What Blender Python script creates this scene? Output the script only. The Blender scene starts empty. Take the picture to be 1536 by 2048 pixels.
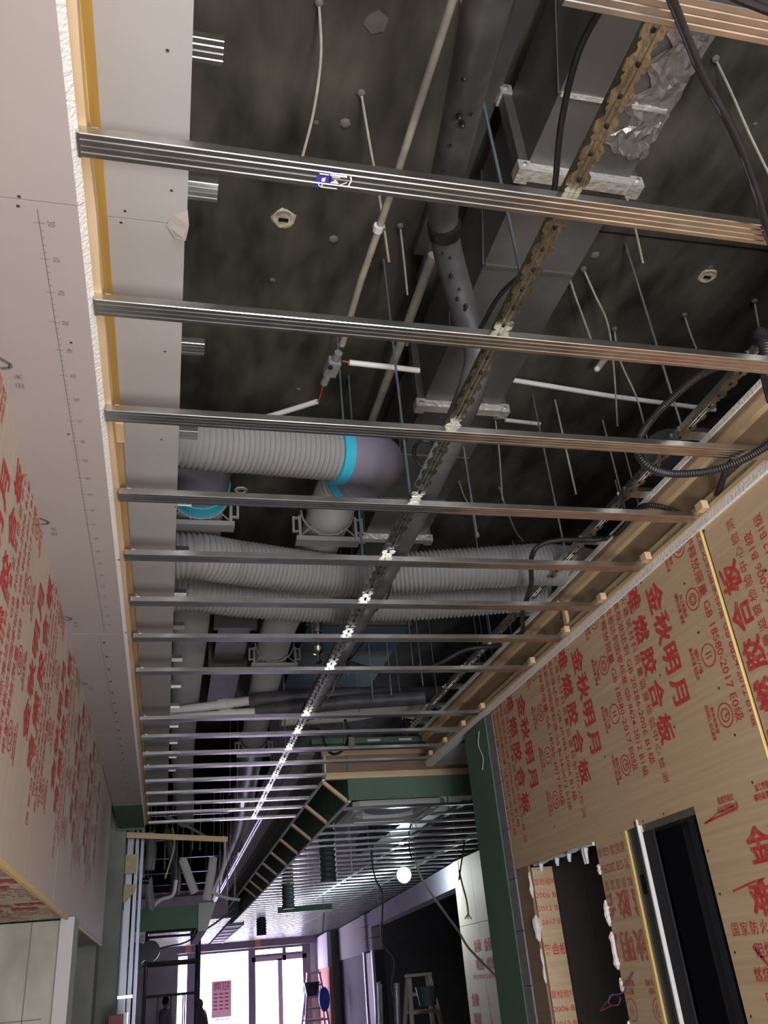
import bpy, bmesh, math, random
from mathutils import Vector, Matrix
random.seed(7)
SC = bpy.context.scene
COL = SC.collection
# ------------------------------------------------------------------ camera (eye is the origin of all numbers below; EYE lifts the scene onto z=0 floor)
EYE = 1.6
FPX = 1678.7
YAW, PITCH, ROLL = 0.27152, 0.50227, -0.09496
_f = Vector((math.sin(YAW)*math.cos(PITCH), math.cos(YAW)*math.cos(PITCH), math.sin(PITCH)))
_r0 = Vector((math.cos(YAW), -math.sin(YAW), 0)); _u0 = _r0.cross(_f)
CR = _r0*math.cos(ROLL) + _u0*math.sin(ROLL); CU = _u0*math.cos(ROLL) - _r0*math.sin(ROLL); CF = _f
cam_d = bpy.data.cameras.new('camera'); cam = bpy.data.objects.new('camera', cam_d); COL.objects.link(cam)
cam_d.sensor_fit = 'VERTICAL'; cam_d.sensor_height = 36; cam_d.lens = FPX/2048*36
cam_d.clip_start = 0.05; cam_d.clip_end = 200
cam.matrix_world = Matrix(((CR.x, CU.x, -CF.x, 0), (CR.y, CU.y, -CF.y, 0), (CR.z, CU.z, -CF.z, EYE), (0, 0, 0, 1)))
SC.camera = cam
# ------------------------------------------------------------------ world, lights, exposure
w = bpy.data.worlds.new('sky'); SC.world = w; w.use_nodes = True
bg = w.node_tree.nodes['Background']; bg.inputs[0].default_value = (0.93, 0.86, 1.0, 1); bg.inputs[1].default_value = 5.0
SC.view_settings.view_transform = 'Standard'; SC.view_settings.look = 'None'
SC.view_settings.exposure = 0.3; SC.view_settings.gamma = 1.0; SC.view_settings.use_curve_mapping = False
def area(name, loc, target, sx, sy, power, col):
    l = bpy.data.lights.new(name, 'AREA'); l.shape = 'RECTANGLE'; l.size = sx; l.size_y = sy; l.energy = power; l.color = col
    o = bpy.data.objects.new(name, l); COL.objects.link(o)
    o.location = (loc[0], loc[1], loc[2]+EYE)
    d = Vector(target)-Vector(loc); o.rotation_euler = d.to_track_quat('-Z', 'Y').to_euler(); return o
area('work_floodlight', (0.60, -0.7, -0.9), (0.95, 1.3, 1.0), 0.5, 0.5, 56, (1.0, 0.97, 0.92))
area('rear_fill', (0.6, -3.7, 0.0), (0.6, 4.0, 0.3), 3.4, 2.2, 95, (0.95, 0.97, 1.0))  # added soft fill from behind the camera, no known source there
area('far_window_daylight', (2.2, 27.7, -0.2), (1.9, 10.0, 0.3), 4.6, 2.6, 620, (0.74, 0.60, 1.0))

# ------------------------------------------------------------------ helpers
def ray(x, y): return CF + CR*((x-768)/FPX) - CU*((y-1024)/FPX)
def Z(x, y, z): d = ray(x, y); return d*(z/d.z)
def X(x, y, X_): d = ray(x, y); return d*(X_/d.x)
def Yp(x, y, Y_): d = ray(x, y); return d*(Y_/d.y)
class MB:
    def __init__(s): s.v = []; s.f = []
    def add(s, vs, fs):
        n = len(s.v); s.v += [tuple(p) for p in vs]; s.f += [tuple(i+n for i in f) for f in fs]; return s
    def box(s, x0, x1, y0, y1, z0, z1):
        return s.add([(x0,y0,z0),(x1,y0,z0),(x1,y1,z0),(x0,y1,z0),(x0,y0,z1),(x1,y0,z1),(x1,y1,z1),(x0,y1,z1)],
                     [(3,2,1,0),(4,5,6,7),(0,1,5,4),(1,2,6,5),(2,3,7,6),(3,0,4,7)])
    def bar(s, a, b, w, h, up=(0,0,1)):
        a = Vector(a); b = Vector(b); d = (b-a).normalized(); u = Vector(up)
        if abs(d.dot(u)) > .95: u = Vector((1,0,0))
        r = d.cross(u).normalized(); u = r.cross(d)
        vs = [p + r*i*w/2 + u*j*h/2 for p in (a, b) for i, j in ((-1,-1),(1,-1),(1,1),(-1,1))]
        return s.add(vs, [(0,1,2,3),(7,6,5,4),(0,4,5,1),(1,5,6,2),(2,6,7,3),(3,7,4,0)])
    def prism(s, prof, o, ea, eb, ed):          # closed 2-D outline in (ea,eb), swept by ed
        o = Vector(o); ea = Vector(ea); eb = Vector(eb); ed = Vector(ed); n = len(prof)
        vs = [o+ea*p+eb*q for p, q in prof] + [o+ea*p+eb*q+ed for p, q in prof]
        return s.add(vs, [tuple(range(n))[::-1], tuple(range(n, 2*n))] + [(i, (i+1) % n, n+(i+1) % n, n+i) for i in range(n)])
    def tube(s, pts, r, n=10, cap=True):
        pts = [Vector(p) for p in pts]; m = len(pts); rs = r if isinstance(r, (list, tuple)) else [r]*m
        base = len(s.v); ref = None
        for i, p in enumerate(pts):
            d = (pts[min(i+1, m-1)]-pts[max(i-1, 0)])
            d = d.normalized() if d.length > 1e-9 else Vector((0,0,1))
            if ref is None:
                ref = Vector((0,0,1)) if abs(d.z) < .9 else Vector((1,0,0))
            a = (ref - d*ref.dot(d)).normalized(); b = d.cross(a); ref = a
            for k in range(n):
                t = 2*math.pi*k/n; s.v.append(tuple(p+(a*math.cos(t)+b*math.sin(t))*rs[i]))
        for i in range(m-1):
            for k in range(n):
                k2 = (k+1) % n; s.f.append((base+i*n+k, base+i*n+k2, base+(i+1)*n+k2, base+(i+1)*n+k))
        if cap:
            s.f.append(tuple(base+k for k in range(n))[::-1]); s.f.append(tuple(base+(m-1)*n+k for k in range(n)))
        return s
    def ball(s, c, r, nu=12, nv=8, sz=1.0):
        pts = []; rs = []
        for i in range(nv+1):
            t = math.pi*i/nv; pts.append(Vector(c)+Vector((0,0,-math.cos(t)*r*sz))); rs.append(max(1e-4, math.sin(t)*r))
        return s.tube(pts, rs, nu)
    def build(s, name, mat, parent=None, smooth=False, bevel=0):
        me = bpy.data.meshes.new(name)
        vs = [(x, y, z+EYE) for x, y, z in s.v]
        me.from_pydata(vs, [], s.f); me.materials.append(M[mat] if isinstance(mat, str) else mat)
        if smooth: me.polygons.foreach_set('use_smooth', [True]*len(me.polygons))
        me.update(); o = bpy.data.objects.new(name, me); COL.objects.link(o)
        if smooth: 
            me.set_sharp_from_angle(angle=math.radians(45))
        if bevel:
            b = o.modifiers.new('bevel', 'BEVEL'); b.width = bevel; b.segments = 2; b.limit_method = 'ANGLE'
        if parent is not None: 
            o.parent = parent; o.matrix_parent_inverse = parent.matrix_world.inverted()
        return o
def tag(o, label, cat, group=None, kind=None):
    if label: o['label'] = label
    if cat: o['category'] = cat
    if group: o['group'] = group
    if kind: o['kind'] = kind
    return o
def thing(name, loc, label, cat, group=None, kind=None):
    o = bpy.data.objects.new(name, None); COL.objects.link(o); o.empty_display_size = .1
    o.location = (loc[0], loc[1], loc[2]+EYE); bpy.context.view_layer.update() if False else None
    o.matrix_world = Matrix.Translation(o.location)
    return tag(o, label, cat, group, kind)
def struct(o): o['kind'] = 'structure'; return o
def spl(pts, n=8):                                # Catmull-Rom
    pts = [Vector(p) for p in pts]; out = []
    P_ = [pts[0]*2-pts[1]] + pts + [pts[-1]*2-pts[-2]]
    for i in range(1, len(P_)-2):
        a, b, c, d = P_[i-1:i+3]
        for k in range(n):
            t = k/n; out.append(.5*((2*b)+(c-a)*t+(2*a-5*b+4*c-d)*t*t+(3*b-a-3*c+d)*t*t*t))
    out.append(pts[-1]); return out
def resample(pts, step):
    pts = [Vector(p) for p in pts]; out = [pts[0].copy()]; acc = 0
    for a, b in zip(pts, pts[1:]):
        L = (b-a).length
        if L < 1e-9: continue
        t = step-acc
        while t <= L: out.append(a+(b-a)*(t/L)); t += step
        acc = (acc+L) % step
    return out
def corrug(pts, r, pitch=.02, depth=.012, n=22):
    q = resample(spl(pts, 12), pitch/4); pat = (r, r-depth*.35, r-depth, r-depth*.35)
    return MB().tube(q, [pat[i % 4] for i in range(len(q))], n)

# ------------------------------------------------------------------ materials
M = {}
def mat(name, col, rough=.6, metal=0.0, noise=None, bump=None, emit=None, spec=None):
    m = bpy.data.materials.new(name); m.use_nodes = True; nt = m.node_tree; p = nt.nodes['Principled BSDF']
    p.inputs['Base Color'].default_value = (*col, 1); p.inputs['Roughness'].default_value = rough; p.inputs['Metallic'].default_value = metal
    if spec is not None: p.inputs['Specular IOR Level'].default_value = spec
    elif rough >= .55 and metal == 0: p.inputs['Specular IOR Level'].default_value = .15
    tc = nt.nodes.new('ShaderNodeTexCoord')
    if noise:                                       # (scale xyz, colour 2, contrast lo, hi, detail)
        sc, c2, lo, hi, det = noise
        mp = nt.nodes.new('ShaderNodeMapping'); mp.inputs['Scale'].default_value = sc
        nz = nt.nodes.new('ShaderNodeTexNoise'); nz.inputs['Scale'].default_value = 1; nz.inputs['Detail'].default_value = det
        rp = nt.nodes.new('ShaderNodeValToRGB'); rp.color_ramp.elements[0].position = lo; rp.color_ramp.elements[1].position = hi
        rp.color_ramp.elements[0].color = (*col, 1); rp.color_ramp.elements[1].color = (*c2, 1)
        nt.links.new(tc.outputs['Object'], mp.inputs[0]); nt.links.new(mp.outputs[0], nz.inputs['Vector'])
        nt.links.new(nz.outputs[0], rp.inputs[0]); nt.links.new(rp.outputs[0], p.inputs['Base Color'])
    if bump:
        sc, st = bump
        b = nt.nodes.new('ShaderNodeBump'); b.inputs['Strength'].default_value = st; b.inputs['Distance'].default_value = .01
        n2 = nt.nodes.new('ShaderNodeTexNoise'); n2.inputs['Scale'].default_value = sc; n2.inputs['Detail'].default_value = 4
        nt.links.new(tc.outputs['Object'], n2.inputs['Vector'])
        nt.links.new(n2.outputs[0], b.inputs['Height']); nt.links.new(b.outputs[0], p.inputs['Normal'])
    if emit: p.inputs['Emission Color'].default_value = (*emit[0], 1); p.inputs['Emission Strength'].default_value = emit[1]
    M[name] = m; return m
mat('galv', (.74,.75,.74), .24, 1.0, ((14,30,30), (.56,.57,.56), .35, .7, 3))
mat('galv_runner', (.62,.64,.54), .22, 1.0, ((20,20,20), (.40,.42,.34), .35, .7, 3), (60, .25))
mat('gypsum_paper', (.41,.37,.355), .85, 0, ((2,1.2,2), (.44,.40,.385), .3, .7, 2))
mat('gypsum_paper_grey', (.41,.40,.40), .85, 0, ((2,1.2,2), (.44,.43,.43), .3, .7, 2))
mat('gypsum_core', (.85,.84,.81), .9, 0, None, (120, .5))
mat('timber', (.62,.45,.27), .75, 0, ((40,3,40), (.72,.56,.36), .35, .7, 4))
mat('timber_x', (.62,.45,.27), .75, 0, ((3,40,40), (.72,.56,.36), .35, .7, 4))
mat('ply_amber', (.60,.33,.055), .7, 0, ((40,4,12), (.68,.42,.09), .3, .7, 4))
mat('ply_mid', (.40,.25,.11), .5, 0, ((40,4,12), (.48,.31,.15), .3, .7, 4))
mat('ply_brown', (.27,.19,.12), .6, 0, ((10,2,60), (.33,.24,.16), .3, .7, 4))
mat('ply_print', (.53,.385,.235), .6, 0, ((5,1.2,55), (.65,.50,.33), .3, .72, 5))
mat('ply_left', (.55,.45,.345), .6, 0, ((5,45,2), (.62,.545,.46), .3, .7, 5))
mat('ply_edge', (.75,.55,.22), .6)
mat('ink_red', (.56,.055,.06), .6, 0, ((60,60,60), (.62,.16,.13), .45, .75, 3))
mat('ink_red_faint', (.50,.12,.10), .6, 0, ((40,40,40), (.46,.24,.16), .4, .7, 3))
mat('stud_steel', (.20,.22,.25), .38, .9)
mat('ink_grey', (.16,.16,.16), .8)
mat('ink_blue', (.05,.05,.45), .5)
mat('ink_white', (.8,.8,.85), .5)
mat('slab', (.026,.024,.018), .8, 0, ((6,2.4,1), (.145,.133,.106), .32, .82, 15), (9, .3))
mat('slab_joint', (.012,.011,.010), .9)
mat('slab_patch', (.17,.165,.15), .9, 0, ((20,20,20), (.12,.115,.10), .3, .7, 4))
mat('plaster_hole', (.62,.55,.42), .9, 0, ((30,30,30), (.35,.30,.22), .35, .65, 4))
mat('blackout', (.012,.012,.014), .95, spec=0.0)  # sheenless black for the boxes that darken the left void
mat('foam', (.060,.060,.064), .5, 0, ((8,8,8), (.13,.13,.135), .4, .75, 5), (14, .35))
mat('rubber', (.012,.012,.013), .4)
mat('conduit_black', (.020,.020,.022), .42)
mat('pvc_white', (.72,.72,.69), .4)
mat('pvc_cream', (.36,.335,.275), .5, 0, ((15,15,15), (.26,.24,.20), .4, .7, 3))
mat('pvc_grey', (.20,.20,.20), .45)
mat('pe_grey', (.29,.29,.287), .38)
mat('pe_purple', (.19,.185,.235), .35)
mat('ring_blue', (.04,.42,.58), .4)
mat('bracket_grey', (.28,.28,.275), .5)
mat('rod_blue', (.30,.42,.48), .35, .8)
mat('rod_zinc', (.62,.64,.64), .35, .9)
mat('rod_dirty', (.33,.31,.25), .8, 0, ((30,30,30), (.42,.40,.33), .4, .7, 3))
mat('wire_red', (.5,.08,.05), .5)
mat('wire_dark', (.06,.05,.06), .5)
mat('wire_violet', (.14,.07,.20), .5)
mat('sheet_duct', (.12,.12,.11), .5, .4, ((6,6,6), (.08,.08,.073), .35, .7, 5), (5, .15))
mat('duct_face', (.15,.15,.145), .42, .45, ((5,3,5), (.085,.085,.082), .35, .7, 6), (7, .3))
mat('foil', (.68,.67,.62), .38, .6, None, (45, .8))
mat('foil_dark', (.36,.36,.35), .3, .75, None, (30, .6))
mat('green_board', (.105,.175,.125), .8, 0, ((3,3,3), (.12,.19,.14), .3, .7, 2))
mat('white_board', (.47,.47,.455), .85)
mat('cement', (.40,.40,.33), .9, 0, ((5,5,3), (.24,.24,.195), .40, .75, 10), (10, .6))
mat('cement_grey', (.20,.21,.19), .9, 0, ((5,5,4), (.27,.28,.26), .35, .7, 6), (12, .3))
mat('block_grey', (.21,.22,.24), .9, 0, ((20,20,20), (.26,.27,.29), .35, .7, 4), (40, .3))
mat('mortar', (.16,.16,.16), .95)
mat('block_violet', (.42,.40,.46), .9, 0, ((8,8,8), (.50,.47,.55), .35, .7, 4))
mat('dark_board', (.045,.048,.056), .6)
mat('unlit_black', (.012,.012,.014), .9)  # near-black: the shade of unlit rooms and holes put into the colour
mat('floor_screed', (.24,.23,.22), .9, 0, ((2,2,2), (.32,.31,.29), .35, .7, 6))
mat('plaster_wall', (.40,.40,.40), .9, 0, ((1.5,1.5,1.5), (.50,.50,.50), .35, .7, 5))
mat('putty', (.80,.79,.75), .8, 0, None, (40, .6))
mat('clear_film', (.70,.72,.74), .2, 0, None, (30, .5))
mat('glass', (1,1,1), .02)
_nt = M['glass'].node_tree; _t = _nt.nodes.new('ShaderNodeBsdfTransparent'); _g = _nt.nodes.new('ShaderNodeBsdfGlossy'); _g.inputs['Roughness'].default_value = .02
_mx = _nt.nodes.new('ShaderNodeMixShader'); _mx.inputs[0].default_value = .06; _nt.links.new(_t.outputs[0], _mx.inputs[1]); _nt.links.new(_g.outputs[0], _mx.inputs[2])
_nt.links.new(_mx.outputs[0], _nt.nodes['Material Output'].inputs[0])
mat('frame_dark', (.17,.15,.20), .5)  # lens-flare haze put into the frame colour, lighter and lavender
mat('frame_grey', (.42,.39,.48), .5)  # also paled to lavender in the colour, after the flare
mat('poster_red', (.95,.62,.70), .7); mat('poster_ink', (.50,.05,.08), .7)  # poster red: the flare's wash-out is put into the colour
mat('scaffold', (.10,.10,.105), .5, .5)
mat('cloth_grey', (.20,.21,.24), .9); mat('cloth_dark', (.10,.10,.13), .9); mat('skin', (.42,.26,.20), .6); mat('hair', (.02,.018,.016), .6)
mat('ladder_wood', (.30,.24,.19), .7); mat('bucket', (.03,.045,.05), .4); mat('bag_blue', (.03,.08,.55), .5)
mat('brick_red', (.42,.18,.13), .85); mat('orange_wood', (.55,.27,.14), .7)
mat('ac_white', (.62,.63,.62), .5); mat('red_box', (.16,.015,.03), .5)
mat('blue_panel', (.10,.17,.22), .55); mat('osb', (.47,.40,.24), .8, 0, ((30,30,30), (.56,.49,.31), .35, .7, 3))
mat('flex_white', (.66,.65,.60), .55); mat('hose_dark', (.05,.062,.068), .5)
mat('bulb_glow', (1,1,1), .3, 0, None, None, ((.80,.93,1.0), 60))
mat('brass_wire', (.50,.50,.22), .5)

# ------------------------------------------------------------------ flat print: text outlines as thin ink meshes
_tc = {}
def glyphs(s, size, bold):
    k = (s, size, bold)
    if k not in _tc:
        cu = bpy.data.curves.new('t', 'FONT'); cu.body = s; cu.size = size; cu.align_x = 'CENTER'; cu.align_y = 'CENTER'
        cu.resolution_u = 2; cu.offset = bold*size
        o = bpy.data.objects.new('t', cu); COL.objects.link(o)
        dg = bpy.context.evaluated_depsgraph_get(); me = bpy.data.meshes.new_from_object(o.evaluated_get(dg))
        vs = [(v.co.x, v.co.y) for v in me.vertices]; fs = [tuple(p.vertices) for p in me.polygons]
        xs = [v[0] for v in vs] or [0]; ys = [v[1] for v in vs] or [0]
        cx = (min(xs)+max(xs))/2; cy = (min(ys)+max(ys))/2
        vs = [(a-cx, b-cy) for a, b in vs]
        bpy.data.objects.remove(o); bpy.data.curves.remove(cu); bpy.data.meshes.remove(me)
        _tc[k] = (vs, fs, max(xs)-min(xs))
    return _tc[k]
class Ink:
    def __init__(s): s.v = []; s.f = []
    def put(s, vs, fs, u, v, h=0.0):
        n = len(s.v); s.v += [(a+u, b+v, h) for a, b in vs]; s.f += [tuple(i+n for i in f) for f in fs]
    def chars(s, txt, u0, du, v, size, bold=0.0):
        for i, ch in enumerate(txt):
            if ch != ' ':
                a, b, _ = glyphs(ch, size, 0.0); d = bold*size
                for q, (du_, dv_) in enumerate(((0,0),) if bold < .012 else ((d,d*.6),(-d,-d*.6),(d,-d*.6),(-d,d*.6))): s.put(a, b, u0+i*du+du_, v+dv_, q*.00015)
    def line(s, txt, u0, u1, v, size, bold=0.0):   # fitted between u0 and u1
        a, b, wd = glyphs(txt, size, min(bold, .012)); k = (u1-u0)/wd
        s.put([(p*k, q) for p, q in a], b, (u0+u1)/2, v)
    def ring(s, u, v, r, t, n=22):
        vs = [(math.cos(2*math.pi*i/n)*q, math.sin(2*math.pi*i/n)*q) for q in (r, r-t) for i in range(n)]
        s.put(vs, [(i, (i+1) % n, n+(i+1) % n, n+i) for i in range(n)], u, v)
    def rect(s, u0, u1, v0, v1): s.put([(u0,v0),(u1,v0),(u1,v1),(u0,v1)], [(0,1,2,3)], 0, 0)
    def stroke(s, pts, wd):
        for (a, b), (c, d) in zip(pts, pts[1:]):
            L = math.hypot(c-a, d-b) or 1; nx, ny = -(d-b)/L*wd/2, (c-a)/L*wd/2
            s.put([(a+nx,b+ny),(a-nx,b-ny),(c-nx,d-ny),(c+nx,d+ny)], [(0,1,2,3)], 0, 0)
    def build(s, name, material, parent, o, eu, ev, clip=None):
        o = Vector(o); eu = Vector(eu); ev = Vector(ev)
        bm = bmesh.new(); vv = [bm.verts.new(c) for c in s.v]
        for f in s.f:
            try: bm.faces.new([vv[i] for i in f])
            except ValueError: pass
        if clip:
            u0, u1, v0, v1 = clip
            for co, no in (((u0,0,0),(-1,0,0)), ((u1,0,0),(1,0,0)), ((0,v0,0),(0,-1,0)), ((0,v1,0),(0,1,0))):
                bmesh.ops.bisect_plane(bm, geom=bm.verts[:]+bm.edges[:]+bm.faces[:], plane_co=co, plane_no=no, clear_outer=True)
        n = eu.cross(ev)
        for v in bm.verts: v.co = o + eu*v.co.x + ev*v.co.y + n*v.co.z + Vector((0,0,EYE))
        me = bpy.data.meshes.new(name); bm.to_mesh(me); bm.free(); me.materials.append(M[material])
        ob = bpy.data.objects.new(name, me); COL.objects.link(ob)
        ob.parent = parent; ob.matrix_parent_inverse = parent.matrix_world.inverted(); return ob
def ply_block(k, u, v, icons=True):               # one repeat of the stamp on the boards, u = reading direction
    k.chars('金秋明月', u, .123, v, .116, .030)
    k.chars('难燃胶合板', u-.062, .133, v-.15, .108, .030)
    k.chars('国家防火建筑材料质量监督检验中心检测', u-.24, .0512, v-.228, .044, .004)
    k.line('阻燃标准达到 GB 20286-2006 B1级', u-.16, u+.57, v-.292, .046, .004)
    k.line('燃烧性能达到国家标准 GB 8624-2012 B1级', u-.20, u+.60, v-.358, .046, .004)
    k.line('甲醛释放限量 GB 18580-2017 E0级', u-.17, u+.565, v-.428, .050, .004)
    for i, (a, b) in enumerate((('阻燃性稳定','标准达到国标B1级'), ('加工性能好','隔热吸音 隔音'), ('握钉力强','稳定性强 韧性好'), ('耐老化性强','时间持久 经久耐用'))):
        uu = u-.108+i*.211
        k.ring(uu, v+.222, .042, .005)
        if i == 1: k.ring(uu, v+.222, .014, .004, 10); k.ring(uu, v+.222, .024, .005, 8)
        if i == 2: k.rect(uu-.010, uu-.005, v+.205, v+.24); k.rect(uu+.005, uu+.010, v+.205, v+.24)
        if i in (0, 3): k.ring(uu, v+.222, .024, .005, 16); k.rect(uu-.003, uu+.003, v+.222, v+.24); k.rect(uu, uu+.011, v+.219, v+.224)
        k.line(a, uu-.045, uu+.045, v+.158, .024, .012); k.line(b, uu-.06, uu+.06, v+.130, .024, .012)

# ================================================================== THE SHELL
H1, H2, H3 = 1.30, 1.50, 2.45
struct(MB().box(-4, 9, -4, 28, -1.75, -1.6).build('floor', 'floor_screed'))
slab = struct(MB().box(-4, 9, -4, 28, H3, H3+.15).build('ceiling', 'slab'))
wr = MB()                                          # wall behind the viewer, with an opening made up for the fill light
wr.box(-4, -1.1, -4, -3.85, -1.6, H3); wr.box(2.4, 9, -4, -3.85, -1.6, H3); wr.box(-1.1, 2.4, -4, -3.85, 1.2, H3)
struct(wr.build('wall_rear', 'plaster_wall'))
struct(MB().box(-4, -3.85, -4, 28, -1.6, H3).build('wall_outer_left', 'plaster_wall'))
struct(MB().box(8.85, 9, -4, 28, -1.6, H3).build('wall_outer_right', 'unlit_black'))

# ---- far end: glazed shopfront at Y=27
FY = 27.0
def fx(x): return Yp(x, 1950, FY).x
def fz(x, y): return Yp(x, y, FY).z
far = struct(MB().box(-4, fx(345), FY, FY+.2, -1.6, H3).box(fx(622), 9, FY, FY+.2, -1.6, H3).box(fx(345), fx(622), FY, FY+.2, 1.02, H3).build('wall_far', 'plaster_wall'))
MB().box(fx(345), fx(650), FY-.25, FY-.02, .98, 1.55).build('header_panel', 'frame_dark', far)
win = struct(MB().box(fx(345)-.02, fx(622)+.02, FY+.02, FY+.1, .92, 1.02).build('window_1', 'frame_dark'))
for a, b in ((345,356),(374,398),(497,511),(606,622)):
    MB().box(fx(a), fx(b), FY+.0, FY+.12, -1.6, 1.0).build('mullion', 'frame_dark', win)
MB().box(fx(556), fx(565), FY+.0, FY+.12, -1.6, .66).build('mullion', 'frame_grey', win)
MB().box(fx(566), fx(573), FY+.0, FY+.12, .60, 1.0).build('mullion', 'frame_dark', win)
MB().box(fx(504), fx(614), FY+.0, FY+.12, .62, .74).build('transom', 'frame_grey', win)
MB().box(fx(497), fx(622), FY-.02, FY+.12, .74, .80).build('transom', 'frame_dark', win)
for a, b, z0, z1 in ((356,374,-1.55,.92),(398,497,-1.55,.92),(511,556,-1.55,.62),(565,606,-1.55,.62),(503,566,.80,.92),(573,616,.80,.92)):
    MB().box(fx(a), fx(b), FY+.05, FY+.06, z0, z1).build('pane', 'glass', win)
pos = MB().box(fx(424), fx(463), FY-.012, FY-.004, fz(440,2035), fz(440,1962)).build('poster', 'poster_red')
tag(pos, 'flare-washed red recruitment poster taped to the bright shopfront glass', 'poster')
k = Ink(); k.chars('招聘', -.12, .24, .36, .22, .01)
for i in range(7):
    for j in range(3):
        if i < 5: k.rect(-.19+j*.15, -.09+j*.15, .16-i*.09, .19-i*.09)
k.rect(-.2, .2, -.44, -.42)
pc = Yp(443, 1998, FY)
k.build('poster_print', 'poster_ink', pos, (pc.x, FY-.014, pc.z-.05), (-1,0,0), (0,0,1))   # stuck on to be read from the street: mirrored from inside
for x in (374, 513):
    MB().box(fx(x)-.06, fx(x)+.10, FY-.3, FY-.26, 1.0, 1.35).build('orange_board', 'orange_wood', far)

# ---- left bulkhead: printed plywood box, its face at X=-0.42
LX = -.42
wl = thing('wall_left', (LX, 3, .35), None, None, None, 'structure')
edges = [-.6, 1.35, 3.72, 5.62, 6.85]
for i, (a, b) in enumerate(zip(edges, edges[1:])):
    p = MB().box(LX-.012, LX-(0 if i != 3 else .003), a+.002, b-.002, .35, 1.30).build('plywood_panel', 'ply_left', wl)
    k = Ink()
    if i < 3:
        for n in range(-4, 9):
            ply_block(k, 0, -(2.62+.72*n))
        k.build('printed_lettering', 'ink_red' if i < 2 else 'ink_red_faint', p, (LX+.0012, 0, .746), (0,0,1), (0,-1,0), (.352-.746, 1.298-.746, -(b-.01), -(a+.01)))
up_ = MB().box(-1.6, LX-.003, -.6, 4.32, .338, .35).build('underside_panel', 'ply_left', wl)
k = Ink()
for n in range(-1, 3): ply_block(k, .62, -.72*n)
k.build('printed_lettering', 'ink_red', up_, (-1.35, 2.9, .3365), (1,0,0), (0,-1,0), (-.2, .92, -1.4, 1.6))
MB().box(-1.6, LX-.003, 4.32, 6.85, .346, .356).build('underside_panel', 'white_board', wl)
MB().box(LX-.014, LX-.002, -.6, 6.85, .334, .352).build('edge_strip', 'ply_edge', wl)
MB().box(-1.6, LX-.012, 6.83, 6.85, .35, 1.3).build('end_panel', 'ply_left', wl)

# ---- masonry below the bulkhead
cw = struct(MB().box(-3.8, -.455, 4.42, 4.7, -1.6, .337).build('wall_concrete', 'cement'))
MB().box(-3.8, -.50, 4.417, 4.421, -.045, -.041).build('form_joint', 'mortar', cw)
MB().box(-.58, -.576, 4.417, 4.421, -1.6, .337).build('form_joint', 'mortar', cw)
struct(MB().box(-.455, -.395, 4.38, 4.62, -1.6, .345).build('trim_1', 'white_board'))
struct(MB().box(-3.8, -1.5, 4.7, 9, -1.6, H3).build('wall_recess', 'cement_grey'))
gc = struct(MB().box(-1.6, -.47, 7.0, 7.35, -1.6, 1.5).build('wall_stub', 'cement_grey'))
struct(MB().box(-3.8, -.36, 8.05, 8.3, -1.6, H3).build('wall_pier_left', 'cement_grey'))

# ---- left cove: lower ledge, batten, riser, upper drywall shelf
LY1 = 7.98
lc = thing('cove_ledge', (-.3, 3, H1), 'pale drywall ledge with amber riser along the left plywood bulkhead', 'ceiling ledge')
js = [-.5, 1.172, 3.365, 4.92, LY1]
for a, b in zip(js, js[1:]):
    prof = [(LX, 0), (-.208, 0), (-.2085, .0005), (-.197, .0125), (LX, .0125)]
    o = MB().prism(prof[:], (0, a+.0015, H1), (1,0,0), (0,0,1), (0, b-a-.003, 0)).build('drywall_board', 'gypsum_paper', lc)
    o2 = MB().prism([(-.2083,-.0002),(-.1960,.0122),(-.1968,.0130),(-.2091,.0004)], (0, a+.0015, H1), (1,0,0), (0,0,1), (0, b-a-.003, 0)).build('cut_edge', 'gypsum_core', o)
rj = random.Random(3)
for a, b in ((-.5, 1.9), (1.903, 4.35), (4.353, LY1)):
    n = 14; mb = MB(); vs = []; fs = []
    for i in range(n+1):
        y = a+(b-a)*i/n; x1 = -.1815+rj.uniform(-.0025, .003)
        vs += [(-.215,y,1.3195),(x1,y,1.3195),(x1,y,1.355),(-.215,y,1.355)]
    for i in range(n):
        q = i*4
        for c in range(4): fs.append((q+c, q+(c+1) % 4, q+4+(c+1) % 4, q+4+c))
    fs += [(0,1,2,3), (n*4+3,n*4+2,n*4+1,n*4)]
    mb.add(vs, fs).build('batten', 'timber', lc)
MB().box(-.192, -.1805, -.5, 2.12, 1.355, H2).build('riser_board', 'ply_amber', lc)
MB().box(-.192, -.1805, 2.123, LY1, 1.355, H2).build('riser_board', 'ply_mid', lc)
MB().box(-.1805, -.166, 2.05, LY1, 1.36, 1.395).build('riser_batten', 'ply_mid', lc)
MB().box(-.1805, -.160, 1.96, 2.05, 1.36, 1.40).build('wood_block', 'timber', lc)
for a, b in ((-.5, 1.37), (1.373, 3.88), (3.883, 5.7), (5.703, LY1)):
    o = MB().box(-.192, -.015+(.004 if a < 1 else -.003 if a > 3 else 0), a, b, H2, H2+.012).build('drywall_board', 'gypsum_paper_grey', lc)
torn = MB(); tv = [(-.040,1.345,1.4985),(-.010,1.325,1.497),(-.006,1.36,1.488),(-.012,1.40,1.482),(-.036,1.405,1.492),(-.055,1.375,1.4975)]
torn.add(tv+[(x,y,z+.0012) for x,y,z in tv], [(5,4,3,2,1,0),(6,7,8,9,10,11)]+[(i,(i+1)%6,6+(i+1)%6,6+i) for i in range(6)]).build('torn_paper', 'gypsum_paper', lc)
hol = MB()
def hole(c, axis, r=.0035, mb=None):
    c = Vector(c); ax = Vector(axis); (mb or hol).tube([c-ax*.0006, c+ax*.0015], r, 8)
for x, y in ((335,101),(343,381),(330,703),(323,879),(351,1014),(250,422),(242,445)): hole(Z(x,y,H2), (0,0,1))
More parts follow.
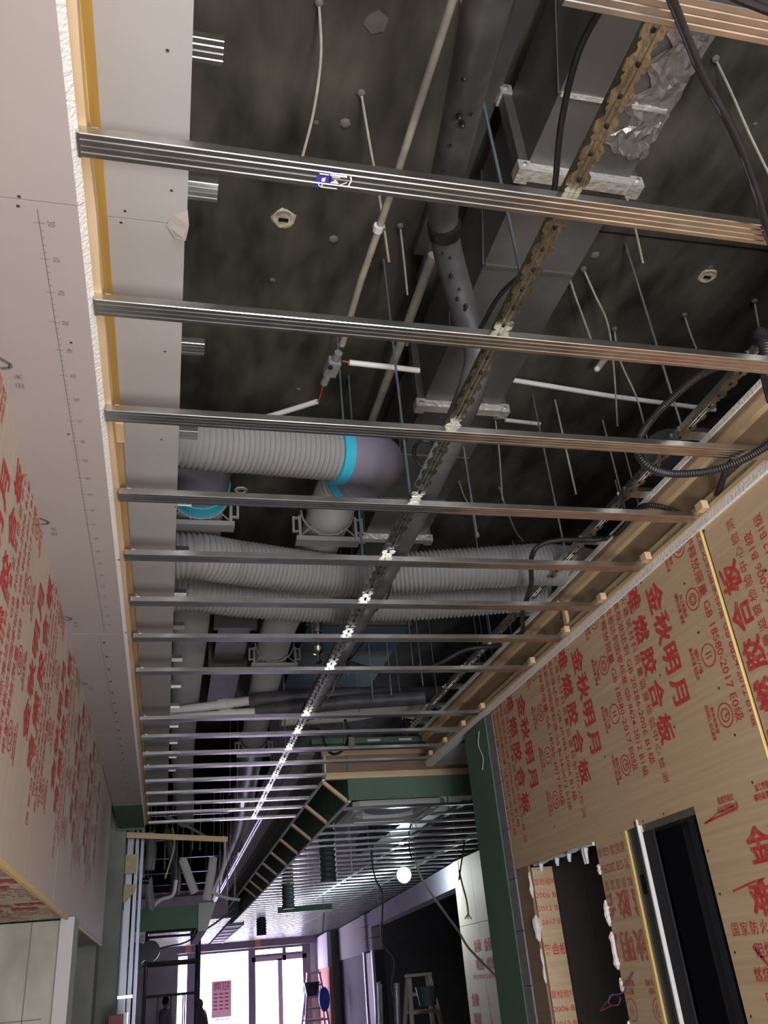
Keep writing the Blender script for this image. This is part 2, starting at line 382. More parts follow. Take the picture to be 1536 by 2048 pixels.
for x, y in ((38,393),(36,412),(142,685),(238,1120),(252,1265),(137,868)): hole(Z(x,y,H1), (0,0,1))
hol.build('screws', 'wire_dark', lc)['kind'] = 'stuff'
MB().box(LX, -.205, 6.95, 7.98, 1.296, 1.3).build('green_patch', 'green_board', lc)
MB().box(LX-.02, -.21, 7.98, 7.99, 1.28, 1.5).build('green_end', 'green_board', lc)
k = Ink(); rx = -.281
k.rect(1.19, 3.34, -.0007, .0007)
for i in range(0, 115):
    y = 1.223+i*.01855; h = .010 if i % 5 == 0 else .006
    if y < 3.34: k.rect(y-.0006, y+.0006, -h, h if i % 5 == 0 else 0)
for i in range(0, 23):
    a, b, _ = glyphs(str((20, 10, 60, 50, 40, 30)[i % 6]), .019, 0); k.put([(p*.8, q) for p, q in a], b, 1.223+i*.0928, -.021)
k.rect(3.40, 6.8, .0203, .0217)
for i in range(0, 18): k.rect(3.45+i*.17, 3.475+i*.17, .002, .013)
k.build('printed_ruler', 'ink_grey', lc.children[1], (rx, 0, H1-.0006), (0,1,0), (-1,0,0))
k = Ink()
for yy in (1.66, 2.42, 3.2, 4.0):
    k.stroke([(yy-.025,.022),(yy,-.004),(yy+.012,-.002),(yy+.018,.02)], .010)
    k.chars('米田', yy+.045, .034, -.014, .022)
k.build('printed_mark', 'ink_grey', lc.children[1], (LX+.022, 0, H1-.0006), (0,1,0), (-1,0,0), (1.2, 4.8, -.06, .02))

# ---- right wall: printed plywood over studs, X=1.81
RX = 1.81
wrt = thing('wall_right', (RX, 3, -1.6), None, None, None, 'structure')
p1 = MB().box(RX-.006, RX+.008, 2.316, 4.56, .432, 1.293).build('plywood_panel', 'ply_print', wrt)
k = Ink()
for n in range(-1, 4): ply_block(k, 0, -(2.68+.72*n))
k.build('printed_lettering', 'ink_red', p1, (RX-.0072, 0, 1.192), (0,0,-1), (0,-1,0), (1.192-1.292, 1.192-.434, -4.555, -2.32))
MB().box(RX-.0065, RX+.0085, 2.3145, 2.3165, .432, 1.293).build('cut_edge', 'ply_edge', p1)
p0 = MB().box(RX, RX+.012, -.6, 2.302, .462, 1.293).build('plywood_panel', 'ply_print', wrt)
k = Ink(); ply_block(k, 0, 0); ply_block(k, 0, -.72); ply_block(k, 0, .72)
k.build('printed_lettering', 'ink_red', p0, (RX-.0012, 2.388, .60), (0,0,1), (0,1,0), (-.13, .69, -2.5, -.09))
p2 = MB().box(RX-.002, RX+.010, -.6, 2.782, -1.6, .455).build('plywood_panel', 'ply_print', wrt)
k = Ink(); ply_block(k, 0, 0); ply_block(k, .95, -.05); ply_block(k, 0, -.72); ply_block(k, .95, -.77); ply_block(k, 0, -1.44)
k.stroke([(-.20,-.118),(-.10,-.104),(-.02,-.098)], .006); k.stroke([(-.26,.105),(-.18,.112),(-.06,.118)], .007); k.stroke([(-.26,.103),(-.17,.124),(-.07,.130)], .003); k.stroke([(-.17,-.28),(-.10,-.35),(-.02,-.42)], .013); k.stroke([(-.10,-.52),(-.04,-.58)], .016)
k.build('printed_lettering', 'ink_red', p2, (RX-.0032, 2.478, .262), (0,-1,0), (0,0,1), (-.295, 2.5, -1.8, .185))
p3 = MB().box(RX-.002, RX+.010, 3.322, 3.586, -1.6, .458).build('plywood_panel', 'ply_print', wrt)
k = Ink(); ply_block(k, 0, 0); ply_block(k, 0, -.72); ply_block(k, 0, .72)
k.build('printed_lettering', 'ink_red_faint', p3, (RX-.0032, 3.23, .02), (0,1,0), (0,0,-1), (.10, .348, -.43, 1.5))
MB().box(RX-.002, RX+.010, 4.385, 4.56, -1.6, .430).build('plywood_panel', 'ply_brown', wrt)
hol = MB()
for x, y in ((1408,1062),(1369,1167),(1397,1265),(1438,1376),(1470,1470),(1282,1166),(1229,1208),(1320,1351),(1349,1454),(1210,1513),(1286,1643),(1327,1628),(1505,1565),(1109,1653),(1531,1141)): hole(X(x,y,RX-.006), (1,0,0), .005)
for x, y in ((1395,1606),(1416,1702),(1440,1788),(1470,1905),(1502,2033),(1256,1712),(1299,1915)): hole(X(x,y,RX-.002), (1,0,0), .005)
hol.build('screws', 'wire_dark', wrt)['kind'] = 'stuff'
jm = MB().box(RX+.006, RX+.05, 3.225, 3.322, -1.6, .440).build('door_jamb', 'stud_steel', wrt)
MB().box(RX+.004, RX+.05, 3.180, 3.213, -1.6, .45).build('jamb_return', 'unlit_black', jm)
MB().box(RX-.012, RX+.004, 3.182, 3.190, -1.6, .455).build('jamb_lip', 'pvc_white', jm)
MB().box(RX-.008, RX+.004, 3.205, 3.211, -1.6, .452).build('jamb_lip', 'galv', jm)
MB().box(RX-.003, RX+.006, 3.305, 3.322, -1.6, .456).build('jamb_lip', 'ply_edge', jm)
MB().box(RX+.0045, RX+.0062, 3.245, 3.275, .19, .26).build('bolt_slot', 'unlit_black', jm)
MB().box(RX-.002, RX+.06, 2.79, 3.2, .405, .432).build('door_head', 'galv', wrt)
# foam beads and torn sheet round the first opening
ff = random.Random(5)
fo = MB(); fo.tube([(RX-.003, 3.60+i*.05, .424+ff.uniform(-.004,.004)) for i in range(15)], [ff.uniform(.006,.011) for i in range(15)], 7)
for y in (3.68, 3.70, 3.86, 4.0, 4.20): fo.tube([(RX-.006,y,.42),(RX-.008,y+.004,.40),(RX-.006,y+.006,.385-(.03 if y < 3.71 else 0))], [.012,.010,.006], 7)
fo.build('foam_bead', 'clear_film', wrt)['kind'] = 'stuff'
fo = MB()
for z0, z1, r in ((.34,.30,.010),(.20,.10,.016),(.08,-.06,.022),(-.09,-.14,.012),(-.24,-.34,.014),(-.40,-.60,.018)):
    n = 7; fo.tube([(RX-.002, 3.594+.004*math.sin(i*2.1), z0+(z1-z0)*i/n) for i in range(n+1)], [.004]+[r*ff.uniform(.55,1.05) for i in range(n-1)]+[.004], 8)
fo.build('foam_bead', 'putty', wrt)['kind'] = 'stuff'
fo = MB()
for z0, z1, r in ((.40,.28,.012),(.20,.08,.022),(.05,-.1,.008)):
    n = 6; fo.tube([(RX-.002, 4.382+.004*math.sin(i*1.7), z0+(z1-z0)*i/n) for i in range(n+1)], [.004]+[r*ff.uniform(.5,1.05) for i in range(n-1)]+[.004], 8)
fo.build('foam_bead', 'putty', wrt)['kind'] = 'stuff'
MB().box(RX-.004, RX+.02, 4.12, 4.22, .425, .437).build('shim', 'timber', wrt)
# reveal, dark boards and lining blackened as unlit room, seen through the openings
rv = MB().box(RX+.012, RX+.125, 4.372, 4.384, -1.6, .42).build('plywood_panel', 'ply_print', wrt)
k = Ink()
for n in range(4):
    for q, (tx, sz) in enumerate((('督检验中', .034), ('2006 B1', .034), ('2012 B1', .034), ('-2017 E1', .034), ('复合板', .055))): k.line(tx, .0, .125, -.03-.5*n-q*.062-(.06 if q == 4 else 0), sz, .006 if q < 4 else .03)
k.build('printed_lettering', 'ink_red', rv, (RX+.010, 4.3708, .38), (1,0,0), (0,0,1), (.004, .112, -2.0, .02))
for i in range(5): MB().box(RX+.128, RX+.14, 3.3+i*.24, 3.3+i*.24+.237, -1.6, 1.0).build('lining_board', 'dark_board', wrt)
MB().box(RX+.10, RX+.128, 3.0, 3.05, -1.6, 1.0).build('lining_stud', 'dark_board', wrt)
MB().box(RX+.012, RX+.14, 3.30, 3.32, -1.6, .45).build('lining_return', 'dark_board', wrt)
MB().box(RX+1.4, RX+1.45, -.6, 4.7, -1.6, 1.3).build('lining_wall', 'unlit_black', wrt)
MB().box(RX+.012, RX+1.45, -.6, 4.7, 1.25, 1.29).build('lining_top', 'unlit_black', wrt)
MB().box(RX+.012, RX+1.45, 4.40, 4.7, -1.6, 1.28).build('lining_return', 'unlit_black', wrt)
# block pier and green corner board
z = -1.6
for h in (.24,.25,.25,.25,.25,.25,.25,.25,.25,.25,.25,.14):
    MB().box(RX-.010, RX+.10, 4.562, 4.668, z+.004, z+h).build('block', 'block_grey', wrt); z += h
MB().box(RX-.004, RX+.09, 4.563, 4.667, -1.6, 1.28).build('mortar_core', 'mortar', wrt)
gp = MB().box(RX-.016, RX+.9, 4.668, 5.06, -1.6, 1.285).build('green_panel', 'green_board', wrt)
MB().box(RX-.0175, RX-.015, 4.668, 5.06, .62, .623).build('board_joint', 'mortar', gp)
MB().box(RX-.0175, RX-.015, 4.668, 5.06, .905, .907).build('board_joint', 'mortar', gp)
MB().tube(spl([X(958,1462,RX-.03), X(957,1490,RX-.03), X(966,1515,RX-.03), X(965,1540,RX-.03)]), .0022, 5).build('loose_wire', 'pvc_white', gp)
MB().box(1.82, 2.6, 5.34, 5.97, 1.300, 1.312).build('soffit_board', 'white_board', wrt); MB().box(1.82, 2.6, 4.7, 5.337, 1.300, 1.312).build('soffit_board', 'green_board', wrt)
w1 = MB().tube(spl([X(1267,1944,RX-.004), X(1245,1985,RX-.02), X(1222,1990,RX-.05), X(1218,2008,RX-.06), X(1235,2010,RX-.06), X(1240,1995,RX-.05), X(1225,1992,RX-.04), X(1201,2020,RX-.06)], 6), .0022, 5).build('loose_wire', 'wire_violet')
tag(w1, 'thin looped violet wire hanging from a hole in the narrow plywood strip', 'wire')
MB().tube([X(1235,2010,RX-.062), X(1222,2012,RX-.062), X(1201,2022,RX-.062)], .002, 5).build('red_core', 'wire_red', w1)

# ---- right cove over the plywood wall
rc = thing('cove_ledge', (1.8, 3, H1), 'timber and plywood cove ledge above the printed right wall', 'ceiling ledge')
def run(name, x0, x1, z0, z1, m, y0=-.5, y1=5.97): return MB().box(x0, x1, y0, y1, z0, z1).build(name, m, rc)
run('drywall_edge', 1.796, 1.84, 1.293, 1.321, 'gypsum_core')
for a, b in ((-.5, 1.6), (1.602, 3.55), (3.552, 5.97)): run('batten', 1.788, 1.83, 1.322, 1.339, 'timber', a, b)
run('perforated_batten', 1.800, 1.83, 1.339, 1.378, 'osb')
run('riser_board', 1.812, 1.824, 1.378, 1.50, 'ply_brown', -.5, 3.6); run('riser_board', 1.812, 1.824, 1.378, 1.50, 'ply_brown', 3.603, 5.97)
for a, b in ((-.5, 1.95), (1.953, 3.42), (3.45, 5.97)): run('batten', 1.786, 1.812, 1.478, 1.512, 'timber', a, b)
run('shelf_board', 1.775, 1.80, 1.512, 1.53, 'ply_brown'); run('drywall_edge', 1.768, 1.80, 1.530, 1.551, 'gypsum_core')
run('drywall_shelf', 1.80, 1.86, 1.530, 1.551, 'white_board')
MB().box(1.796, 1.812, 3.42, 3.45, 1.38, 1.51).build('upright_batten', 'timber', rc)
hol = MB()
for i in range(40): hole((1.8, 1.2+i*.115+random.uniform(-.03,.03), 1.358+random.uniform(-.012,.012)), (1,0,0), .004)
hol.build('screws', 'pvc_white', rc)['kind'] = 'stuff'
struct(MB().box(1.86, 1.9, -.6, 4.9, 1.3, 1.56).build('trim_2', 'unlit_black'))

# ---- cross cove and green fascia where the corridor opens out, Y=6.35
cc = thing('cross_cove', (1.7, 6.35, H1), 'green fascia under a timber cove beam crossing the corridor', 'ceiling beam')
MB().box(1.118, 2.4, 6.33, 6.375, 1.305, 1.352).build('beam_timber', 'timber_x', cc)
MB().box(1.12, 2.4, 6.37, 6.38, 1.352, 1.48).build('riser_board', 'ply_brown', cc)
MB().box(1.10, 2.4, 6.345, 6.375, 1.48, 1.515).build('beam_timber', 'timber_x', cc)
MB().box(1.02, 2.4, 6.30, 6.375, 1.56, 1.60).build('upper_board', 'green_board', cc)
for i in range(3): MB().box(1.45+i*.25, 1.55+i*.25, 6.295, 6.30, 1.57, 1.585).build('tape_strip', 'pvc_white', cc)
MB().box(1.112, 1.125, 6.325, 6.33, 1.345, 1.48).build('upright_edge', 'gypsum_core', cc)
MB().box(1.288, 2.9, 6.345, 6.358, 1.15, 1.305).build('fascia_board', 'green_board', cc)
hol = MB()
for i in range(7): hole((1.33+i*.15, 6.344, 1.165), (0,1,0), .005)
hol.build('screws', 'wire_dark', cc)['kind'] = 'stuff'

# ---- side trough running away from the cross cove
tr = thing('side_trough', (1.2, 9, 1.15), 'dark green open trough with pale timber ties running towards the window', 'ceiling trough')
TY0, TY1 = 6.36, 17.0
MB().box(1.288, 1.30, TY0, TY1, 1.15, 1.56).build('side_board', 'green_board', tr)
MB().box(1.283, 1.305, TY0, TY1, 1.140, 1.152).build('edge_trim', 'gypsum_core', tr)
MB().box(1.098, 1.118, TY0, TY1, 1.297, 1.312).build('edge_trim', 'gypsum_core', tr)
MB().box(1.10, 1.118, TY0, TY1, 1.312, 1.40).build('inner_board', 'green_board', tr)
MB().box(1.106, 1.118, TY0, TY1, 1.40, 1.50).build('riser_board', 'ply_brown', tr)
MB().box(.93, 1.05, TY0, TY1, 1.50, 1.512).build('drywall_shelf', 'gypsum_paper', tr)
MB().box(1.05, 1.30, TY0, TY1, 1.55, 1.562).build('top_board', 'green_board', tr)
for i in range(9):
    y = 6.42+i*.9 if i else 6.40
    MB().bar((1.106, y, 1.302), (1.292, y+.02, 1.152), .032, .024).build('tie_batten', 'timber', tr)
MB().box(1.10, 1.30, TY1, TY1+.01, 1.15, 1.56).build('end_board', 'green_board', tr)
t2 = thing('side_trough', (1.3, 21, 1.15), 'pale lavender-lit ribbed trough just in front of the shopfront', 'ceiling trough')
MB().box(1.20, 1.50, 18.6, 25.6, 1.12, 1.14).build('side_board', 'white_board', t2)
for i in range(6): MB().box(1.19, 1.51, 18.8+i*1.2, 18.9+i*1.2, 1.10, 1.122).build('tie_batten', 'frame_grey', t2)
MB().box(1.50, 1.52, 18.6, 25.6, 1.10, 1.45).build('side_board', 'white_board', t2)

# ================================================================== METAL FRAMING
_o = [(-.019,.019),(-.025,.019),(-.025,.0014),(-.0236,0),(-.0150,0),(-.0130,.0012),(-.0110,0),(-.0018,0),(0,.0009),(.0018,0),(.0110,0),(.0130,.0012),(.0150,0),(.0236,0),(.025,.0014),(.025,.019),(.019,.019)]
RP = _o + [(x*.965, (z+.0009) if z < .018 else .0181) for x, z in _o[::-1]]
ORD = ['second','third','fourth','fifth','sixth','seventh','eighth','ninth','tenth','eleventh','twelfth','thirteenth','fourteenth','fifteenth','sixteenth','seventeenth']
RY = [1.037,1.444,1.842,2.254,2.657,3.05,3.43,3.86,4.65,5.02,5.425,5.78,6.20,6.61,7.03,7.41,7.84]
def rail_mesh(x0, x1, y, z, sag=0.0, prof=RP, nseg=1):
    mb = MB(); n = len(prof)
    mb.prism(prof, (x0, y, z), (0,1,0), (0,0,1), (x1-x0, 0, sag)); return mb
r0 = rail_mesh(.55, 2.05, .637, H1).build('ceiling_rail', 'galv')
tag(r0, 'galvanised ceiling rail cut off by the top right corner', 'ceiling rail', 'ceiling rails over the corridor')
for i, y in enumerate(RY):
    xl = (-.197, -.196, -.195, -.180, -.178)[min(i, 4)] if i < 5 else -.172
    xr = 1.10 if y > 6.1 else (1.79 if i < 3 else 1.752)
    if i == 0: xr = 1.80
    o = rail_mesh(xl, xr, y, H1).build('ceiling_rail', 'galv')
    tag(o, ('nearest full galvanised ceiling rail spanning the corridor, with blue print' if i == 0 else '%s galvanised ceiling rail spanning the corridor, counted from the nearest' % ORD[i-1]), 'ceiling rail', 'ceiling rails over the corridor')
    if i < 12:
        tb = [(xl+.022,.0185),(xl+.034,.0185),(xl+.026,.024),(xl+.021,.031),(xl+.019,.030)]
        MB().prism(tb, (0, y-.026, H1), (1,0,0), (0,0,1), (0,.001,0)).build('end_tab', 'galv', o)
        MB().box(xl-.0005, xl+.004, y-.0255, y+.0255, H1-.0006, H1+.004).build('end_fold', 'galv', o)
    if 3 <= i < 12:
        MB().box(xr+.004, xr+.03, y-.052, y-.012, 1.322, 1.352).build('wood_block', 'timber', rc)
    if i == 0:
        k = Ink(); k.rect(-.022, -.008, -.010, .004); k.rect(-.004, .004, -.010, .002); k.rect(-.018, .012, .0145, .016); k.rect(-.026, -.014, -.022, -.0195); k.rect(.006, .020, .014, .0155); k.rect(.002, .008, -.008, .003)
        k.build('printed_mark', 'ink_blue', o, (.243, y, H1-.0006), (1,0,0), (0,-1,0))
        k = Ink(); k.ring(-.012, -.0165, .0045, .002, 12); k.rect(-.012, -.005, -.009, -.001); k.put([(.004,-.010),(.022,-.010),(.014,-.001)], [(0,1,2)], 0, 0); k.rect(.006, .022, .003, .005); k.rect(-.018, .0, .006, .009); k.rect(.002, .034, .006, .0105)
        k.rect(-.012, .02, -.0225, -.020); k.stroke([(.022,-.013),(.036,-.004)], .002); k.stroke([(.040,-.012),(.043,.002),(.040,.010)], .003)
        k.build('printed_mark', 'ink_white', o, (.243, y, H1-.0007), (1,0,0), (0,-1,0))
# stubs above the left shelf
SY = [.966,1.285,1.809,2.222,2.64,3.04,3.45,3.83,4.28,4.72,5.12,5.55,5.97,6.38,6.8]
for i, y in enumerate(SY):
    xr = (.045,.052,.045,.042)[i] if i < 4 else .036
    o = rail_mesh(-.19, xr, y, H2+.012).build('rail_stub', 'galv')
    tag(o, 'cut galvanised rail end poking out above the left drywall shelf, %s from the camera' % ('nearest' if i == 0 else ORD[i-1]), 'rail stub', 'rail stubs above the left shelf')
for i in range(14):
    y = 1.70+i*.405
    if y > 6.0: break
    o = rail_mesh(1.655, 1.80, y, H2+.052).build('rail_stub', 'galv')
    tag(o, 'short galvanised rail between toothed runner and right cove, %s from the camera' % ('nearest' if i == 0 else ORD[i-1]), 'rail stub', 'rail stubs beside the right runner')
# toothed runners
def runner(name, x, z, y0, y1, m):
    mb = MB(); t = .0012; P = .06; n = int((y1-y0)/P)
    R_ = [(.0125,0),(.0165,.004),(.021,.010),(.0225,.018),(.0225,.032),(.0195,.037),(.0160,.0355),(.0150,.040),(.0185,.045),(.0165,.050),(.0135,.052),(.0125,.06)]
    prof = [(a, b) for a, b in R_] + [(-a, b) for a, b in R_[::-1]]
    for i in range(n): mb.prism(prof, (x, y0+i*P, z+.002), (1,0,0), (0,1,0), (0,0,t))
    for sg in (-1, 1):
        mb.box(x+sg*.012-.0006, x+sg*.012+.0006, y0, y1, z+.003, z+.032)
        mb.prism([(sg*.0075,.0022),(sg*.0055,.0008),(sg*.0035,.0022)], (x, y0, z), (1,0,0), (0,0,1), (0, y1-y0, 0))
        for i in range(n): mb.box(x+sg*.0225-.0008, x+sg*.0225+.0008, y0+i*P+.012, y0+i*P+.030, z+.002, z+.009)
    o = mb.build(name, m)
    q = MB()
    for i in range(n): q.tube([(x-.002+.004*(i%2), y0+.018+i*P, z+.0012), (x-.002+.004*(i%2), y0+.024+i*P, z+.0022)], .0045, 8)
    q = q.build('punched_holes', 'unlit_black', o); q['kind'] = 'stuff'
    return o
tag(runner('toothed_runner', .728, 1.318, .3, 7.95, 'galv_runner'), 'long toothed runner carrying the rails down the middle of the corridor', 'runner')
tag(runner('toothed_runner', 1.672, 1.538, 1.0, 6.0, 'galv'), 'toothed runner just inside the right timber cove', 'runner')
tag(runner('toothed_runner', .80, 1.318, 8.0, 16.5, 'stud_steel'), 'bright toothed runner beside the far green trough', 'runner')
# white clips where the far rails hook into the runner
for i, y in enumerate(RY):
    o = MB().box(.712, .745, y-.030, y-.018, 1.3195, 1.340).build('runner_clip', 'galv'); o.parent = None
    tag(o, 'small pale clip hooking the runner to the %s rail' % ('nearest' if i == 0 else ORD[i-1]), 'clip', 'clips on the middle runner')

# ================================================================== SERVICES ABOVE THE RAILS
# --- rectangular sheet duct with flanges
DB, DT, DX0, DX1 = 2.05, 2.37, .956, 1.285
du = thing('air_duct', (1.1, 3, DB), 'long grey rectangular sheet metal duct with pale foil flanges', 'air duct')
ys = [.28, 1.51, 2.67, 3.85, 4.93]
for a, b in zip(ys, ys[1:]):
    MB().box(DX0, DX1, a+.004, b-.004, DB, DT).build('duct_section', 'duct_face', du)
    for q in (1/3, 2/3) if b > 2 else (.45, .8):
        y = a+(b-a)*q; MB().box(DX0+.004, DX1-.004, y-.006, y+.006, DB-.006, DB).build('seam_rib', 'foil' if b < 2 else 'sheet_duct', du)
        MB().bar((DX0-.003, y, DB), (DX0-.003, y-.12, DT), .004, .004).build('side_crease', 'duct_face', du)
for y in ys[1:]:
    fl = MB()
    fl.box(DX0-.03, DX1+.03, y-.02, y+.02, DB-.032, DB+.002).build('flange_bar', 'foil', du)
    MB().box(DX0-.03, DX0+.002, y-.02, y+.02, DB+.002, DT+.03).build('flange_bar', 'sheet_duct', du)
    MB().box(DX1-.002, DX1+.03, y-.02, y+.02, DB+.002, DT+.03).build('flange_bar', 'sheet_duct', du)
    for x, z in ((DX0-.018, DB-.018), (DX1+.018, DB-.018), (DX0-.018, DT+.016)):
        c = MB().box(x-.020, x+.020, y-.026, y+.026, z-.020, z+.020).build('flange_corner', 'foil', du)
        MB().tube([(x, y-.032, z), (x, y-.026, z)], .006, 6).build('bolt', 'rod_zinc', c)
MB().box(DX0-.13, DX0-.03, .28, 2.2, DT+.02, DT+.05).build('top_ledge', 'sheet_duct', du)
cf = MB(); rr = random.Random(11); NU, NV = 9, 34   # crumpled foil along the near section
cv = [(DX1-.09+.10*a/NU+rr.uniform(-.005,.005)-.05*math.sin(b*.55)**2*(1-a/NU), .74+.68*b/NV+rr.uniform(-.009,.009), DB-.0015-rr.random()**3*.009) for b in range(NV+1) for a in range(NU+1)]
cf.add(cv, [(b*(NU+1)+a, (b+1)*(NU+1)+a, (b+1)*(NU+1)+a+1, b*(NU+1)+a+1) for b in range(NV) for a in range(NU)])
cf.build('foil_wrap', 'foil_dark', du)['kind'] = 'stuff'
# --- black foam insulated pipe
pp = [Z(1000,-90,1.50), Z(965,40,1.60), Z(925,220,1.78), Z(887,400,1.95), Z(893,490,1.97), Z(925,610,1.88), Z(955,700,1.76), Z(945,770,1.66), Z(905,870,1.57), Z(850,985,1.47), Z(778,1130,1.425), Z(705,1262,1.42), Z(640,1380,1.42), Z(622,1425,1.42)]
bp = MB().tube(spl(pp, 10), .046, 18).build('insulated_pipe', 'foam', None, True)
tag(bp, 'thick black foam-wrapped pipe bending beside the toothed runner', 'insulated pipe')
for p, q in ((Z(888,448,1.965), Z(890,466,1.967)),):
    MB().tube([p, q], .052, 18).build('clamp_band', 'rubber', bp)
for i in range(16):                              # gouges in the foam
    t = random.random(); p = Z(965,40,1.60).lerp(Z(887,400,1.95), t) if i < 9 else Z(893,490,1.97).lerp(Z(925,610,1.88), t)
    a = random.uniform(-.9, .4); d = Vector((math.sin(a), -.35, -math.cos(a)))
    c = p+d.normalized()*.0455; MB().ball(c, random.uniform(.004,.009), 6, 4, 1.4).build('foam_tear', 'rubber', bp)
cl = MB(); c0 = Z(853,910,1.56)
cl.tube([c0+Vector((math.cos(t)*.045, .0, math.sin(t)*.06)) for t in [i*math.pi*1.7/14+.6 for i in range(15)]], .007, 7)
cl = cl.build('pipe_clip', 'rubber'); tag(cl, 'open black plastic pipe clip on the rod beside the runner', 'pipe clip')
# --- slim pipe next to the foam pipe and cream pipe
o = MB().tube([Z(1040,-60,2.40), Z(897,380,2.40), Z(842,560,2.38)], .018, 10).build('steel_pipe', 'foam', None, True); tag(o, 'dark painted pipe under the slab beside the duct', 'pipe')
o = MB().tube([Z(866,510,2.30), Z(800,690,2.30), Z(735,865,2.30)], .019, 12).build('drain_pipe', 'pvc_cream', None, True); tag(o, 'beige straight drain pipe slanting behind the second and third rails', 'pipe')
# --- white conduit with junction box
o = MB().tube([Z(920,-40,2.05), Z(905,0,2.05), Z(800,330,2.02), Z(757,460,2.01), Z(722,560,2.0), Z(684,690,1.99)], .0115, 10).build('conduit', 'pvc_cream', None, True); tag(o, 'long cream electrical conduit running down to the grey junction box', 'conduit')
MB().tube([Z(758,450,2.01), Z(755,462,2.01)], .016, 10).build('pipe_clip', 'pvc_white', o)
MB().bar(Z(745,452,2.01), Z(770,460,2.01), .006, .006).build('clip_screw', 'rod_zinc', o)
jb = thing('junction_box', Z(660,735,1.98), 'grey plastic junction box at the end of the cream conduit', 'junction box')
ax = (Z(684,690,1.99)-Z(650,765,1.98)).normalized(); c = Z(665,732,1.98)
MB().bar(c-ax*.045, c+ax*.035, .05, .04).build('box_body', 'pvc_grey', jb, False, .006)
MB().tube([c+ax*.03, c+ax*.075], .015, 12).build('socket', 'pvc_grey', jb); MB().tube([c-ax*.03-Vector((.006,0,.01)), c-ax*.085-Vector((.008,0,.015))], .014, 12).build('socket', 'pvc_grey', jb)
MB().tube([Z(661,735,1.955), Z(661,735,1.945)], .009, 10).build('knockout', 'unlit_black', jb)
MB().tube(spl([c-ax*.08, Z(645,775,1.96), Z(640,795,1.96), Z(632,806,1.96)]), .003, 5).build('wires', 'wire_red', jb)
MB().tube([Z(685,722,1.98), Z(702,726,1.98)], .003, 5).build('wires', 'wire_red', jb)
o = MB().tube([Z(634,803,1.96), Z(590,817,1.97), Z(520,838,1.98)], .011, 10).build('conduit', 'pvc_white', None, True); tag(o, 'short white conduit stub lying above the upper corrugated duct', 'conduit')
o = MB().tube([Z(698,725,1.98), Z(770,733,1.99), Z(838,741,2.0)], .011, 10).build('conduit', 'pvc_white', None, True); tag(o, 'short white conduit from the junction box to the duct flange', 'conduit')
o = MB().tube([Z(1025,760,2.3), Z(1220,792,2.3), Z(1430,820,2.3)], .012, 10).build('conduit', 'pvc_white', None, True); tag(o, 'thin white conduit under the slab right of the duct', 'conduit')
o = MB().tube([Z(1010,840,2.4), Z(1080,848,2.4)], .010, 8).build('conduit', 'pvc_white', None, True); tag(o, 'short dim conduit length on the slab right of the second duct flange', 'conduit')
o = MB().tube([Z(1212,715,2.36), Z(1194,738,2.34)], .016, 10).build('conduit', 'pvc_cream', None, True); tag(o, 'cream conduit end cap pointing down under the second rail', 'conduit')
MB().ball(Z(1194,738,2.33), .014, 8, 6).build('end_cap', 'pvc_white', o)

# --- grey corrugated ventilation ducts
def vent(name, pts, r, label, grp='grey corrugated ventilation ducts', pitch=.02, m='pe_grey'):
    o = corrug(pts, r, pitch, .6*pitch, 24).build(name, m, None, True); return tag(o, label, 'ventilation duct', grp)
ax1, ax2 = Z(690,912,1.775), Z(735,925,1.78)
va = vent('corrugated_duct', [Vector((-.55,2.42,1.70)), Z(360,878,1.70), Z(520,893,1.735), Z(672,909,1.77)], .105, 'upper corrugated duct with blue ring, level with the third rail')
def band(pts, r, name, m, par, n=24): return MB().tube(pts, r, n).build(name, m, par, True)
dA = (Z(690,911,1.775)-Z(520,893,1.735)).normalized(); e0 = Z(672,909,1.77)
fitA = thing('duct_elbow', e0, 'violet-grey elbow fitting with blue seal at the right end of the upper duct', 'duct elbow', 'violet-grey duct elbows')
band([e0-dA*.015, e0+dA*.028], .118, 'seal_ring', 'ring_blue', fitA)
tgt = Vector((.657, 3.0, 1.85)); pe = [e0+dA*.02, e0+dA*.07, e0+dA*.13+Vector((0,.008,.005)), e0+dA*.185+Vector((0,.05,.02)), e0+dA*.205+Vector((0,.13,.04)), e0+dA*.185+Vector((-.01,.22,.055)), e0+dA*.165+Vector((-.015,.28,.065))]
MB().tube(spl(pe, 6), .114, 26).build('elbow_body', 'pe_purple', fitA, True)
pend = pe[-1]; dE = (pe[-1]-pe[-2]).normalized()
band([pend-dE*.01, pend+dE*.03], .121, 'seal_ring', 'ring_blue', fitA)
MB().tube([pend-dE*.055, pend-dE*.03], .119, 26).build('collar', 'pe_purple', fitA, True)
vent('corrugated_duct', [pend+dE*.02, pend+dE*.12, Z(655,1040,1.87), Z(606,1160,1.87), Z(556,1260,1.87), Z(527,1380,1.87), Z(508,1470,1.87)], .102, 'corrugated duct running away from the right-hand violet elbow', pitch=.016)
e1 = Vector((.02, 2.74, 1.84))
fitB = thing('duct_elbow', e1, 'violet-grey elbow half hidden by the left drywall shelf', 'duct elbow', 'violet-grey duct elbows')
pe = [Vector((-.22,2.78,1.84)), Vector((-.10,2.78,1.84)), Vector((0,2.785,1.84)), Vector((.065,2.84,1.845)), Vector((.08,2.94,1.85)), Vector((.08,3.03,1.855)), Vector((.08,3.12,1.86))]
MB().tube(spl(pe, 6), .114, 26).build('elbow_body', 'pe_purple', fitB, True)
band([Vector((.08,3.08,1.858)), Vector((.08,3.13,1.86))], .121, 'seal_ring', 'ring_blue', fitB)
band([Vector((.08,3.15,1.86)), Vector((.08,3.165,1.86))], .119, 'seal_ring', 'ring_blue', fitB)
